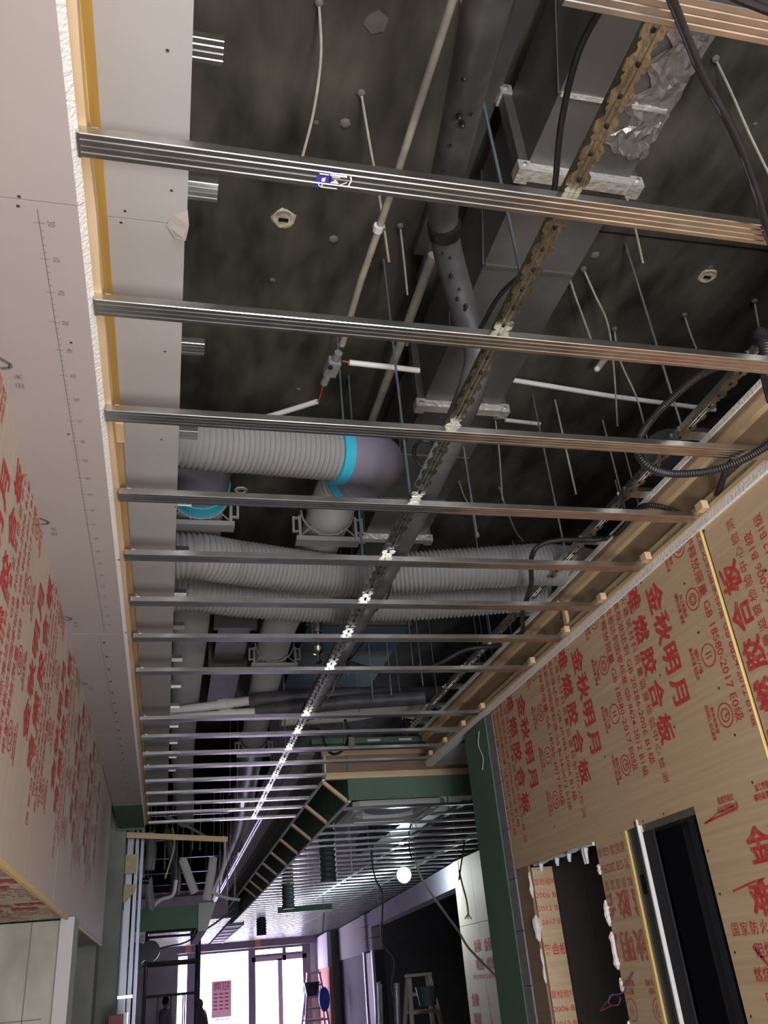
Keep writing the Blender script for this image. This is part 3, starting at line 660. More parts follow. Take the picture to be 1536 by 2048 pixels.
vent('corrugated_duct', [Vector((.08,3.14,1.86)), Vector((.083,3.5,1.86)), Vector((.083,4.7,1.86)), Vector((.08,6.1,1.86)), Vector((.10,8.1,1.86)), Vector((.19,11,1.86))], .100, 'corrugated duct running away beside the left drywall shelf', pitch=.016)
B1 = [Vector((-.5,3.42,1.60)), Z(350,1112,1.61), Z(480,1126,1.62), Z(640,1148,1.62), Z(740,1152,1.62), Z(860,1142,1.62), Z(1000,1133,1.62), Z(1110,1130,1.63), Vector((2.2,3.42,1.64))]
B2 = [Vector((-.5,3.72,1.60)), Z(350,1182,1.60), Z(500,1196,1.60), Z(640,1206,1.60), Z(800,1204,1.60), Z(960,1193,1.60), Z(1060,1186,1.61), Vector((2.2,3.66,1.64))]
vb = vent('corrugated_duct', B1, .100, 'nearer of two corrugated ducts crossing the corridor side by side')
vent('corrugated_duct', B2, .096, 'farther of two corrugated ducts crossing the corridor side by side')
o = corrug([Z(1330,905,1.75), Z(1400,985,1.72), Vector((2.3,2.6,1.7))], .11, .03, .02, 20).build('flexible_duct', 'hose_dark', None, True); tag(o, 'dark ribbed flexible duct behind the right toothed runner', 'ventilation duct')
# smooth long ducts beyond with bands
o = MB().tube(spl([Z(508,1470,1.87), Z(494,1560,1.87), Z(480,1650,1.85), Z(452,1720,1.82), Z(430,1790,1.7)], 8), .11, 20).build('smooth_duct', 'pvc_grey', None, True); tag(o, 'dark grey duct continuing towards the window behind the rear rails', 'ventilation duct')
for a, b in (((489,1580),(487,1592)), ((470,1690),(467,1697)), ((447,1738),(444,1746))):
    MB().tube([Z(*a,1.86), Z(*b,1.85)], .122, 20).build('clamp_band', 'galv', o)
# square hanger brackets on the ducts
def hanger(c, label, s=.125):
    t = thing('duct_hanger', c, label, 'duct bracket', 'grey square duct hangers'); c = Vector(c)
    MB().box(c.x-s*1.15, c.x+s*1.15, c.y-.03, c.y+.03, c.z-s-.022, c.z-s).build('bottom_bar', 'bracket_grey', t)
    for sg in (-1, 1):
        MB().box(c.x+sg*s*1.02-.006, c.x+sg*s*1.02+.006, c.y-.035, c.y+.03, c.z-s-.02, c.z-s*.2).build('side_bar', 'bracket_grey', t)
        MB().box(c.x+sg*s*1.25-.005, c.x+sg*s*1.25+.005, c.y-.035, c.y-.02, c.z-s+.015, c.z-s*.25).build('side_lug', 'bracket_grey', t)
        for zz in (-s+.02, -s*.3): MB().box(min(c.x+sg*s*1.02, c.x+sg*s*1.25), max(c.x+sg*s*1.02, c.x+sg*s*1.25), c.y-.033, c.y-.022, c.z+zz-.004, c.z+zz+.004).build('lug_rib', 'bracket_grey', t)
        MB().bar((c.x+sg*s*.95, c.y-.033, c.z-s+.002), (c.x+sg*s*.55, c.y-.033, c.z-s+.05), .005, .006, (0,1,0)).build('web', 'bracket_grey', t)
        MB().bar((c.x+sg*s*.30, c.y-.033, c.z-s+.002), (c.x+sg*s*.60, c.y-.033, c.z-s+.045), .005, .006, (0,1,0)).build('web', 'bracket_grey', t)
    pts = [c+Vector((math.cos(a)*s*.96, -.033, math.sin(a)*s*.96)) for a in [math.pi+i*math.pi/14 for i in range(15)]]
    MB().tube(pts, .0045, 6).build('cradle', 'bracket_grey', t)
hanger(Z(652,1030,1.865), 'grey square hanger bracket under the duct below the right violet elbow')
hanger(Vector((.08,3.20,1.86)), 'grey square hanger bracket beside the left drywall shelf')
hanger(Z(548,1290,1.87), 'grey square hanger bracket behind the seventh rail')
hanger(Z(507,1478,1.87), 'grey square hanger bracket farthest down the corridor')

# ================================================================== RODS, WIRES AND CABLES
def rod(x, y, z0, m, label, r=.0045, ztop=H3, grp='threaded hanger rods', nut=True):
    o = MB().tube([(x, y, z0), (x, y, ztop)], r, 8).build('hanger_rod', m, None, True); tag(o, label, 'rod', grp)
    if nut: MB().tube([(x, y, z0-.006), (x, y, z0+.012)], r*2.1, 6).build('nut', 'rod_zinc', o)
    return o
p = Z(1043,556,1.36); rod(.735, p.y, 1.345, 'rod_blue', 'blue-tinted hanger rod in front of the near duct flange')
p = Z(826,1000,1.36); rod(.735, p.y, 1.345, 'rod_blue', 'blue-tinted hanger rod crossing the beige drain pipe')
p = Z(660,1180,1.36); rod(.735, p.y, 1.345, 'rod_blue', 'hanger rod crossing the paired corrugated ducts at the runner')
p = Z(574,1500,1.36); rod(.735, p.y, 1.345, 'rod_blue', 'hanger rod dropping to the runner among the rear rails')
p = Z(687,847,1.92); rod(p.x, p.y, 1.92, 'rod_blue', 'slim blue rod below the junction box')
p = Z(1364,858,1.56); rod(1.672, p.y, 1.56, 'rod_zinc', 'bright hanger rod dropping to the right runner by the black loop')
p = Z(1150,1112,1.56); rod(1.672, p.y, 1.56, 'rod_zinc', 'bright hanger rod in the middle of the right-hand bay')
p = Z(1005,1275,1.56); rod(1.672, p.y, 1.56, 'rod_zinc', 'hanger rod meeting the right runner past the paired ducts')
p = Z(945,1010,1.75); rod(p.x, p.y, 1.6, 'rod_blue', 'hanger rod just right of the third duct flange')
for i, (x, y, z0) in enumerate(((648,1376,1.55),(697,1350,1.7),(746,1400,1.6),(783,1390,1.6),(826,1330,1.7),(846,1372,1.6),(880,1440,1.5),(970,1395,1.55),(985,1413,1.55),(1000,1413,1.55),(1030,1310,1.7),(1060,1280,1.75),(720,1440,1.6),(640,1440,1.6),(805,1440,1.5),(540,1380,1.9),(600,1400,1.7),(460,1590,1.5),(475,1600,1.5),(385,1700,1.4),(400,1700,1.5),(560,1560,1.6),(690,1500,1.5))):
    q = Z(x, y, z0); o = rod(q.x, q.y, z0, 'rod_zinc', 'thin hanger rod among the cluster beyond the paired ducts', .004, H3, 'thin rods beyond the paired ducts', False)
for i, (x, y, z0) in enumerate(((1205,840,2.2),(1110,800,2.2),(1230,960,2.0),(1310,1010,1.9),(1250,905,2.1))):
    q = Z(x, y, 2.45); rod(q.x, q.y, z0-.3, 'rod_dirty', 'dark hanger rod in the shadow of the right-hand bay', .0045, H3, 'dark rods in the right-hand bay', False)
def wire(name, pts, r, m, label, cat='wire', n=6): return tag(MB().tube(spl(pts, 8), r, n).build(name, m, None, True), label, cat)
def hung(pts, zs, label, r=.0042):
    o = wire('slab_wire', [Z(x, y, z) for (x, y), z in zip(pts, zs)], r, 'rod_dirty', label, 'wire'); o['group'] = 'dirty wires hanging from the slab'
    c = Z(*pts[0], H3); MB().ball((c.x, c.y, H3-.006), .014, 8, 5, .7).build('plaster_blob', 'slab_patch', o); return o
hung([(638,4),(642,110),(628,220),(604,318)], [2.45,2.32,2.2,2.08], 'bent dirty wire hanging from the slab above the nearest rail')
hung([(722,184),(740,290),(760,400),(778,524)], [2.45,2.3,2.2,2.1], 'dirty wire on a plaster blob beside the cream conduit')
hung([(1430,116),(1465,190),(1500,270),(1545,362)], [2.45,2.33,2.22,2.12], 'mortar-crusted wire in the top right bay')
hung([(1232,338),(1250,385),(1270,455),(1286,526)], [2.42,2.36,2.3,2.24], 'crusted wire hanging past the near duct flange')
hung([(1166,536),(1190,590),(1216,650),(1228,740),(1235,852)], [2.45,2.36,2.28,2.2,2.1], 'long curved wire in front of the white slab conduit')
hung([(1136,546),(1150,590),(1168,640),(1186,690)], [2.45,2.38,2.32,2.27], 'short crusted wire beside the curved slab wire')
hung([(1368,628),(1380,665),(1396,706)], [2.45,2.40,2.35], 'short dark wire behind the second rail on the right')
hung([(1228,656),(1240,720),(1275,800),(1295,880)], [2.45,2.35,2.2,2.1], 'long dim wire right of the curved slab wire')
hung([(1508,600),(1515,640),(1522,680)], [2.45,2.40,2.36], 'dim wire near the right edge above the second rail')
hung([(800,450),(808,520),(815,590)], [2.45,2.36,2.28], 'dim wire between conduit and foam pipe')
hung([(918,962),(925,985),(935,1004),(950,1020)], [2.45,2.42,2.4,2.37], 'frayed wire right of the duct between third and fourth rails')
hung([(1000,975),(1010,1010),(1030,1060),(1046,1082)], [2.45,2.38,2.3,2.26], 'short hooked wire above the paired corrugated ducts')
hung([(990,835),(998,900),(1005,1000)], [2.45,2.35,2.2], 'crusted wire hanging behind the third rail right of the duct')
wire('black_cable', [Z(1225,-20,1.55), Z(1200,20,1.55), Z(1155,110,1.58), Z(1122,250,1.62), Z(1105,400,1.66), Z(1068,520,1.7), Z(1000,590,1.75), Z(958,662,1.8)], .0075, 'rubber', 'black cable looping down past the near duct section to the foam pipe', 'cable', 8)
wire('black_cable', [Z(1330,-30,1.24), Z(1352,20,1.26), Z(1405,150,1.28), Z(1465,260,1.28), Z(1508,370,1.28), Z(1545,500,1.28)], .0075, 'rubber', 'thick black cable hanging in the top right corner before the rails', 'cable', 8)
wire('black_cable', [Z(1440,-20,1.28), Z(1490,3,1.28), Z(1560,30,1.28)], .0075, 'rubber', 'black cable resting on the corner rail at the top right', 'cable', 8)
def flexc(pts, label, r=.013): 
    o = corrug(pts, r, .008, .0022, 10).build('black_conduit', 'conduit_black', None, True); return tag(o, label, 'flexible conduit', 'black corrugated conduits')
flexc([Z(1600,640,1.40), Z(1525,712,1.42), Z(1470,724,1.45), Z(1400,750,1.5), Z(1325,815,1.5), Z(1285,865,1.44), Z(1274,900,1.36), Z(1300,935,1.292), Z(1350,948,1.283), Z(1430,940,1.282), Z(1500,912,1.282), Z(1580,860,1.282)], 'black corrugated conduit looping under the third rail at the right cove')
flexc([Z(1580,840,1.42), Z(1510,885,1.44), Z(1480,905,1.42), Z(1455,935,1.37), Z(1440,975,1.36), Z(1425,1010,1.36), Z(1403,1032,1.35), Z(1370,1030,1.35), Z(1320,1013,1.40), Z(1280,1015,1.44), Z(1250,1050,1.5), Z(1225,1072,1.54), Z(1190,1080,1.54), Z(1120,1080,1.5), Z(1078,1092,1.47), Z(1062,1120,1.45), Z(1062,1170,1.43), Z(1045,1225,1.42), Z(1045,1262,1.42), Z(1028,1274,1.42)], 'long black conduit snaking from the right cove past the fourth rail', .011)
flexc([Z(1520,665,1.52), Z(1515,680,1.47), Z(1530,690,1.42), Z(1532,740,1.36), Z(1545,800,1.36)], 'black conduit bend at the right picture edge by the second rail', .018)
flexc([Z(690,1322,1.46), Z(730,1335,1.42), Z(800,1345,1.38), Z(870,1330,1.39), Z(930,1300,1.42), Z(985,1293,1.46), Z(1000,1290,1.5)], 'black conduit slung between runner and cove at the eighth rail', .013)
flexc([Z(622,1455,1.36), Z(640,1462,1.36), Z(650,1490,1.34), Z(665,1508,1.33), Z(685,1500,1.34), Z(698,1470,1.38), Z(690,1440,1.45)], 'small black conduit loop among the rear rails', .010)
flexc([Z(615,1440,1.42), Z(605,1425,1.44), Z(618,1400,1.46), Z(640,1392,1.47), Z(655,1370,1.47), Z(690,1340,1.46), Z(700,1310,1.46)], 'black conduit clinging to the runner by the rear rails', .010)
wire('black_cable', [Z(838,1030,1.5), Z(820,1060,1.45), Z(790,1130,1.43), Z(775,1195,1.42), Z(742,1232,1.42), Z(730,1260,1.44)], .004, 'rubber', 'thin black cable beside the foam pipe over the paired ducts', 'cable')
wire('black_cable', [Z(735,1275,1.45), Z(700,1320,1.43), Z(672,1360,1.42), Z(664,1385,1.42), Z(640,1410,1.43)], .004, 'rubber', 'thin black cable beside the foam pipe by the ninth rail', 'cable')
o = MB().add([Z(697,1474,1.33), Z(708,1474,1.33), Z(710,1495,1.30), Z(698,1497,1.30), Z(697,1474,1.332), Z(708,1474,1.332), Z(710,1495,1.302), Z(698,1497,1.302)], [(0,1,2,3),(7,6,5,4),(0,4,5,1),(1,5,6,2),(2,6,7,3),(3,7,4,0)]).build('foil_tag', 'foil'); tag(o, 'small silver foil tag hanging at the rear rails', 'tag')
o = MB().add([Z(1200,1086,1.555), Z(1232,1073,1.555), Z(1234,1078,1.545), Z(1216,1092,1.545), Z(1204,1100,1.545)]+[Z(1200,1086,1.565), Z(1232,1073,1.565), Z(1234,1078,1.555), Z(1216,1092,1.555), Z(1204,1100,1.555)], [(0,1,2,3,4),(9,8,7,6,5)]+[(i,(i+1)%5,5+(i+1)%5,5+i) for i in range(5)]).build('drywall_scrap', 'gypsum_core'); tag(o, 'jagged white drywall scrap on the right runner', 'scrap')

# ---- slab blemishes: open boxes and patches
def slabbox(x, y, r, label):
    c = Z(x, y, H3); t = thing('ceiling_outlet', (c.x, c.y, H3), label, 'ceiling outlet', 'plaster-rimmed outlet boxes in the slab')
    n = 14; rr = random.Random(x); vs = []; 
    for q, zz in ((1.0,.0),(.85,-.006),(.62,-.004),(.55,.001)):
        for i in range(n):
            a = 2*math.pi*i/n; w_ = r*q*(1+rr.uniform(-.1,.1)); vs.append((c.x+math.cos(a)*w_, c.y+math.sin(a)*w_, H3+zz))
    fs = [(j*n+i, j*n+(i+1)%n, (j+1)*n+(i+1)%n, (j+1)*n+i) for j in range(3) for i in range(n)]
    MB().add(vs, fs).build('plaster_rim', 'plaster_hole', t, True)
    MB().tube([(c.x, c.y, H3-.001), (c.x, c.y, H3-.003)], r*.58, 12).build('box_plate', 'plaster_hole', t)
    MB().box(c.x-r*.4, c.x+r*.4, c.y-r*.1, c.y+r*.25, H3-.006, H3-.002).build('box_shadow', 'unlit_black', t)
slabbox(567, 437, .045, 'pale plaster-rimmed outlet hole in the left part of the slab')
slabbox(1415, 552, .040, 'round outlet hole in the slab at the right')
slabbox(482, 980, .038, 'small outlet hole in the slab above the fourth rail')
pt = MB(); c = Z(752, 42, H3); pt.add([(c.x-.03,c.y-.01,H3-.002),(c.x,c.y-.035,H3-.002),(c.x+.035,c.y-.015,H3-.002),(c.x+.03,c.y+.025,H3-.002),(c.x-.005,c.y+.04,H3-.002),(c.x-.035,c.y+.015,H3-.002)], [(5,4,3,2,1,0)])
pt.build('slab_patch', 'slab_patch', slab)
for x, y, s in ((667,478,.02),(632,245,.010),(690,246,.02),(1190,510,.02),(597,778,.012),(545,560,.012),(1420,535,.012),(1494,255,.008),(1510,248,.008)):
    c = Z(x, y, H3); MB().ball((c.x, c.y, H3), s, 7, 5, .5).build('slab_patch', 'slab_patch', slab)
for x0, y0, x1, y1 in ((1180,460,1536,500),):
    a = Z(x0,y0,H3); b = Z(x1,y1,H3); a.z = b.z = H3-.0015; MB().bar(a, b, .006, .003).build('form_joint', 'slab_joint', slab)

# ---- pipes and plant deeper in the ceiling void
def pvc(pts, label, cx):
    o = MB().tube(pts, .030, 14).build('white_pipe', 'pvc_white', None, True); tag(o, label, 'pipe', 'white plastic pipes with couplings')
    d = (pts[-1]-pts[0]).normalized(); c = pts[0].lerp(pts[-1], cx)
    MB().tube([c-d*.05, c+d*.02], .041, 14).build('coupling', 'pvc_white', o, True); MB().tube([c+d*.02, c+d*.05], .034, 14).build('coupling', 'pvc_white', o, True)
pvc([Z(330,1424,1.70), Z(500,1401,1.70)], 'upper white pipe with coupling joining the black foam sleeve', .72)
pvc([Z(330,1438,1.62), Z(515,1424,1.62)], 'lower white pipe with coupling joining the black foam sleeve', .68)
o = MB().tube([Z(500,1402,1.70), Z(600,1393,1.70), Z(800,1388,1.71), Z(960,1383,1.75), Z(1100,1378,1.8)], .050, 14).build('insulated_pipe', 'foam', None, True); tag(o, 'upper black foam sleeve running right from the white pipes', 'insulated pipe')
o = MB().tube([Z(514,1424,1.62), Z(600,1413,1.62), Z(700,1404,1.63), Z(850,1395,1.62)], .050, 14).build('insulated_pipe', 'foam', None, True); tag(o, 'lower black foam sleeve running right from the white pipes', 'insulated pipe')
o = MB().tube(spl([Z(560,1432,1.75), Z(690,1424,1.78), Z(780,1412,1.8), Z(850,1424,1.8)]), .075, 14).build('cloth_duct', 'flex_white', None, True); tag(o, 'pale cloth-wrapped pipe below the black foam sleeves', 'pipe')
o = MB().tube([Z(448,1352,2.1), Z(470,1390,2.1), Z(498,1420,2.05)], .07, 14).build('cloth_duct', 'pvc_cream', None, True); tag(o, 'short dusty sleeve behind the white pipe couplings', 'pipe')
sp = thing('sprinkler_drop', Z(637,1300,1.9), 'vertical steel sprinkler drop with ribbed fitting by the seventh rail', 'sprinkler')
a = Z(637,1320,1.50)
MB().tube([(a.x,a.y,1.66),(a.x,a.y,2.45)], .030, 12).build('drop_pipe', 'rod_zinc', sp, True)
MB().tube([(a.x,a.y,z) for z in (1.50,1.53,1.535,1.56,1.565,1.58,1.585,1.60,1.605,1.62,1.625,1.66)], [.010,.012,.026,.026,.030,.030,.024,.024,.030,.030,.024,.026], 12).build('fitting', 'galv', sp, True)
MB().tube([(a.x,a.y,1.485),(a.x,a.y,1.495)], .020, 12).build('deflector', 'galv', sp)
fc = thing('fan_coil_unit', Z(700,1300,2.0), 'dim blue-grey fan coil casing hung beyond the paired ducts', 'fan coil unit')
a0 = Z(600,1395,1.98); a1 = Z(835,1240,1.98)
MB().box(.82, 1.5, 5.0, 6.3, 2.0, 2.4).build('casing', 'blue_panel', fc); MB().box(.80, 1.5, 4.97, 5.0, 1.99, 2.4).build('front_flange', 'sheet_duct', fc); MB().box(.85, 1.45, 5.5, 5.56, 1.985, 2.0).build('seam', 'sheet_duct', fc)
t = thing('plenum_box', (.42, 5.4, 2.0), 'dark sheet metal plenum between the two long ducts', 'air duct')
MB().box(.25, .45, 4.9, 6.6, 1.95, 2.40).build('casing', 'sheet_duct', t); MB().box(.22, .48, 5.6, 5.66, 1.92, 2.42).build('flange_bar', 'sheet_duct', t); MB().box(.22, .48, 4.86, 4.90, 1.92, 2.42).build('flange_bar', 'sheet_duct', t)

# ================================================================== FAR ROOM
FRZ = 1.15
def farrail(x0, x1, y, grp, label): return tag(MB().prism([(-.025,.019),(-.025,0),(.025,0),(.025,.019)], (x0, y, FRZ), (0,1,0), (0,0,1), (x1-x0, 0, 0)).build('ceiling_rail', 'galv'), label, 'ceiling rail', grp)
def wallx(y): return 3.5+(y-10.77)*(.85/12.9)
for i in range(50):
    y = 6.75+i*.4
    if 6.9 < y < 7.5: x0 = 2.1
    else: x0 = 1.31
    farrail(x0, min(wallx(y), 4.6) if y > 10.4 else 3.7, y, 'rails of the far room', 'thin bright ceiling rail in the far room beyond the green fascia' if i > 11 else '%s thin ceiling rail in the far room behind the green fascia' % ('nearest' if i == 0 else ORD[i-1]))
for i in range(22):
    y = 17.5+i*.42; farrail(-.6, 1.18, y, 'rails near the shopfront', 'thin bright ceiling rail left of the lit trough near the shopfront')
tag(runner('toothed_runner', 2.35, FRZ+.018, 6.8, 16, 'galv'), 'toothed runner crossing the far room rails behind the cassette unit', 'runner')
o = MB().box(3.05, 3.09, 6.8, 24, FRZ+.019, FRZ+.06).build('main_channel', 'galv'); tag(o, 'plain channel above the far room rails over the bulb', 'channel')
o = MB().box(2.6, 3.0, 7.0, 12.5, 1.5, 1.75).build('air_duct', 'sheet_duct'); tag(o, 'teal-lit sheet duct above the far room rails', 'air duct')
for i in range(8): o = rod(2.36, 7.3+i*1.1, FRZ+.04, 'rod_zinc', 'thin hanger rod above the far room rails', .004, H3, 'rods above the far room rails', False)
for i in range(8): o = rod(1.72+.0*i, 8.6+i*.9, FRZ+.02, 'rod_zinc', 'thin hanger rod above the far room rails', .004, H3, 'rods above the far room rails', False)
ac = thing('cassette_unit', (1.75, 7.1, FRZ), 'white cassette air conditioner without its grille under the green fascia', 'air conditioner')
MB().box(1.48, 2.08, 6.95, 7.5, FRZ+.06, FRZ+.32).build('unit_body', 'galv', ac)
def rrect(x0,x1,y0,y1,c): return [(x0+c,y0),(x1-c,y0),(x1,y0+c),(x1,y1-c),(x1-c,y1),(x0+c,y1),(x0,y1-c),(x0,y0+c)]
a, b = rrect(1.40,2.16,6.72,7.58,.05), rrect(1.52,2.04,6.86,7.42,.10)
mb = MB(); n = 8
mb.add([(x,y,FRZ+.02) for x,y in a]+[(x,y,FRZ+.035) for x,y in b]+[(x,y,FRZ+.06) for x,y in a]+[(x,y,FRZ+.06) for x,y in b], [(i,(i+1)%n,n+(i+1)%n,n+i) for i in range(n)]+[(2*n+(i+1)%n,2*n+i,3*n+i,3*n+(i+1)%n) for i in range(n)]+[(i,2*n+i,2*n+(i+1)%n,(i+1)%n) for i in range(n)]+[(n+i,n+(i+1)%n,3*n+(i+1)%n,3*n+i) for i in range(n)])
mb.build('panel_frame', 'ac_white', ac)
MB().tube([(1.78,7.14,FRZ+.05),(1.78,7.14,FRZ+.12)], .20, 20).build('fan_inlet', 'frame_grey', ac, True)
for sx in (1.45, 2.10): MB().box(sx-.02, sx+.02, 6.9, 7.4, FRZ+.012, FRZ+.022).build('louvre', 'ac_white', ac)
for sy in (6.78, 7.50): MB().box(1.55, 2.0, sy-.02, sy+.02, FRZ+.012, FRZ+.022).build('louvre', 'ac_white', ac)
for sx, sy in ((1.43,6.75),(2.13,6.75),(1.43,7.55),(2.13,7.55)): MB().tube([(sx,sy,FRZ+.005),(sx,sy,FRZ+.022)], .012, 8).build('screw_boss', 'ac_white', ac)
bu = thing('light_bulb', Yp(808,1750,10.8), 'glowing bare white bulb hanging below the far room rails', 'light bulb')
c = Yp(808,1750,10.8)
MB().ball(c, .085, 20, 14, 1.05).build('bulb_glass', 'bulb_glow', bu, True); MB().tube([c+Vector((0,0,.08)), c+Vector((0,0,.15))], .03, 10).build('lamp_holder', 'rubber', bu)
MB().tube([c+Vector((0,0,.15)), c+Vector((0,0,.35))], .006, 6).build('flex', 'rubber', bu)
pl = bpy.data.lights.new('bulb_light', 'POINT'); pl.energy = 26; pl.color = (.78,.92,1.0); pl.shadow_soft_size = .09
po = bpy.data.objects.new('bulb_light', pl); COL.objects.link(po); po.location = (c.x, c.y, c.z+EYE-.14)
def hose(x, yt, yb, Yq, r, label):
    a = Yp(x, yt, Yq); b = Yp(x, yb, Yq); a = Vector((b.x, Yq, a.z)); o = corrug([Vector((b.x,Yq,min(a.z+.3,H3-.1))), a, (a+b)/2, b], r, .05, .014, 18).build('flexible_duct', 'hose_dark', None, True); tag(o, label, 'ventilation duct', 'dark hoses hanging through the far rails')
hose(658, 1665, 1765, 9.0, .085, 'dark ribbed hose hanging through the far rails left of the bulb')
hose(577, 1745, 1818, 12.0, .085, 'dark ribbed hose hanging near the end of the green trough')
hose(523, 1842, 1872, 18.0, .10, 'small dark hose hanging by the lit trough, farthest of the hoses')
a = Yp(556,1826,14.5); b = Yp(664,1810,14.5)
gb = MB().box(a.x, b.x, 14.5, 14.54, a.z, b.z+.02).build('hanging_board', 'green_board'); tag(gb, 'long dark green board hanging below the far rails', 'board')
for x in (a.x+.15, b.x-.15): MB().tube([(x,14.52,b.z),(x,14.52,H3)], .005, 5).build('hanger_rod', 'rod_zinc', gb)
# right side of the far room: printed pier, violet lintel, block end, plaster panel
fr = thing('wall_far_right', (3.5, 10, -1.6), None, None, None, 'structure')
pier = [(3.38, 8.0), (3.38, 10.55)]
def slab_wall(a, b, z0, z1, t, m, name):
    a = Vector((*a, 0)); b = Vector((*b, 0)); d = (b-a).normalized(); nrm = Vector((-d.y, d.x, 0))*-1
    if nrm.x < 0: nrm = -nrm
    vs = [a+Vector((0,0,z0)), b+Vector((0,0,z0)), b+nrm*t+Vector((0,0,z0)), a+nrm*t+Vector((0,0,z0))]; vs += [v+Vector((0,0,z1-z0)) for v in vs]
    return MB().add(vs, [(3,2,1,0),(4,5,6,7),(0,1,5,4),(1,2,6,5),(2,3,7,6),(3,0,4,7)]).build(name, m, fr)
for a, b, z0, z1 in ((8.0,9.85,-1.6,.42),(9.855,10.55,-1.6,.42),(8.0,9.9,.425,1.13),(9.905,10.55,.425,1.13)):
    pn = slab_wall((3.38,a),(3.38,b),z0,z1,.02,'ply_left','plywood_panel')
    k = Ink()
    for i in range(5):
        for j in range(3):
            k.chars('金秋', -a-.2-j*.75-.3*(i%2), .13, .2-i*.52, .13, .02); k.chars('难燃', -a-.2-j*.75-.3*(i%2), .13, .02-i*.52, .12, .02)
            k.line('国家防火建筑材料', -a-.42-j*.75-.3*(i%2), -a+.02-j*.75-.3*(i%2), -.10-i*.52, .05)
    k.build('printed_lettering', 'ink_red_faint', pn, (3.377, 0, 0), (0,-1,0), (0,0,1), (-b+.02, -a-.02, z0+.02, z1-.02))
slab_wall((3.42,10.56),(wallx(18.2),18.2),.86,1.14,.2,'block_violet','lintel')
for i in range(3):
    for j in range(2): slab_wall((wallx(18.2)+.0,18.21+j*.62),(wallx(18.8)+.0,18.80+j*.62),.45+i*.23,.67+i*.23,.2,'block_violet','block')
slab_wall((wallx(18.2)+.02,18.2),(wallx(19.4),19.44),-1.6,.42,.2,'dark_board','door_leaf')
slab_wall((wallx(18.15)-.03,18.15),(wallx(18.3)-.03,18.3),-1.6,.45,.05,'frame_grey','door_post'); slab_wall((wallx(19.3)-.03,19.3),(wallx(19.45)-.03,19.45),-1.6,.45,.05,'frame_grey','door_post')
slab_wall((wallx(19.45),19.45),(wallx(24)-.0,24),.42,1.14,.1,'white_board','plaster_panel'); slab_wall((wallx(19.45)+.05,19.45),(wallx(24)+.05,24),-1.6,.42,.1,'block_grey','lower_panel')
slab_wall((wallx(24)-.3,24),(wallx(27)-.3,27),.3,1.1,.1,'white_board','plaster_panel'); slab_wall((wallx(24)-.28,24),(wallx(27)-.28,27),-1.6,.3,.1,'brick_red','brick_panel')
# dark side room behind the lintel
struct(MB().box(6.4, 6.5, 9, 20, -1.6, H3).build('wall_side_room', 'unlit_black'))
for i, (x, y0, y1) in enumerate(((755,1965,2045),(762,1963,2045),(765,1968,2045),(793,1966,2048),(800,1966,2048))):
    o = MB().tube([Yp(x,y1+20,14), Yp(x-3,y0,14)], .022, 6).build('steel_stud', 'galv'); tag(o, 'thin steel stud leaning in the dark side room', 'stud', 'steel studs in the dark side room')
def ladder(cx, ytop, Yq, h, wtop, wbot, m, label, cat='ladder', bucket=True, depth=.5):
    t = thing('step_ladder', (cx, Yq, -1.6), label, cat)
    zt = ytop
    for sy in (-1, 1):
        for sx in (-1, 1): MB().bar((cx+sx*wbot/2, Yq+sy*depth, -1.6), (cx+sx*wtop/2, Yq+sy*.05, zt), .05, .05).build('rail', m, t)
        for i in range(1, 7):
            q = i/7; ww = wbot+(wtop-wbot)*q; z = -1.6+(zt+1.6)*q; yy = Yq+sy*(depth+(.05-depth)*q)
            MB().box(cx-ww/2, cx+ww/2, yy-.03, yy+.03, z-.02, z+.02).build('rung', m, t)
    MB().box(cx-wtop/2-.03, cx+wtop/2+.03, Yq-.1, Yq+.1, zt, zt+.04).build('cap', m, t); return t
a = Yp(836,1945,13.5); ladder(a.x, a.z-.05, 13.5, 0, .30, .62, 'ladder_wood', 'wooden step ladder standing in the dark side room')
q = Yp(835,1988,13.2); o = MB().tube([(q.x,q.y-.5,q.z-.14),(q.x,q.y-.5,q.z+.09)], [.11,.15], 16).build('bucket', 'bucket', None, True); tag(o, 'dark bucket hung on the ladder in the side room', 'bucket')
a = Yp(627,1948,24.5); ladder(a.x, a.z, 24.5, 0, .30, .75, 'frame_grey', 'step ladder beside the bright shopfront door')
q = Yp(622,1977,24.0); o = MB().tube([(q.x,23.9,q.z-.16),(q.x,23.9,q.z+.14)], [.14,.2], 16).build('bucket', 'bucket', None, True); tag(o, 'bucket hung on the ladder beside the shopfront door', 'bucket')
q = Yp(646,1998,23.6); o = MB().ball((q.x-.02,23.3,q.z), .14, 10, 8, 1.9).build('plastic_bag', 'bag_blue', None, True); tag(o, 'blue plastic bag by the shopfront ladder', 'bag')
def fwire(pts, Yq, r, m, label, cat='cable'):
    o = wire('hanging_cable', [Yp(x, y, Yq) for x, y in pts], r, m, label, cat); q = Yp(*pts[0], Yq)
    if q.z < H3-.05: MB().tube([q, (q.x, q.y, H3)], .003, 5).build('hanger_wire', 'rod_dirty', o)
    return o
fwire([(725,1600),(728,1630),(745,1665),(744,1720),(752,1760),(765,1785),(765,1830),(763,1870)], 9.5, .008, 'rubber', 'thin black cable hanging left of the bulb')
fwire([(870,1598),(850,1610),(822,1650),(818,1690),(824,1720)], 9.0, .008, 'rubber', 'thin black cable looping above the bulb')
fwire([(905,1610),(925,1655),(928,1690),(922,1730),(918,1760)], 9.0, .008, 'rubber', 'thin black cable hanging beside the printed pier')
fwire([(648,1825),(647,1845),(645,1862)], 14, .012, 'rubber', 'short black cable below the green hanging board')
fwire([(762,1875),(765,1890),(785,1915),(788,1935),(782,1970),(790,2005)], 13, .008, 'wire_dark', 'dim cable dangling inside the side room')
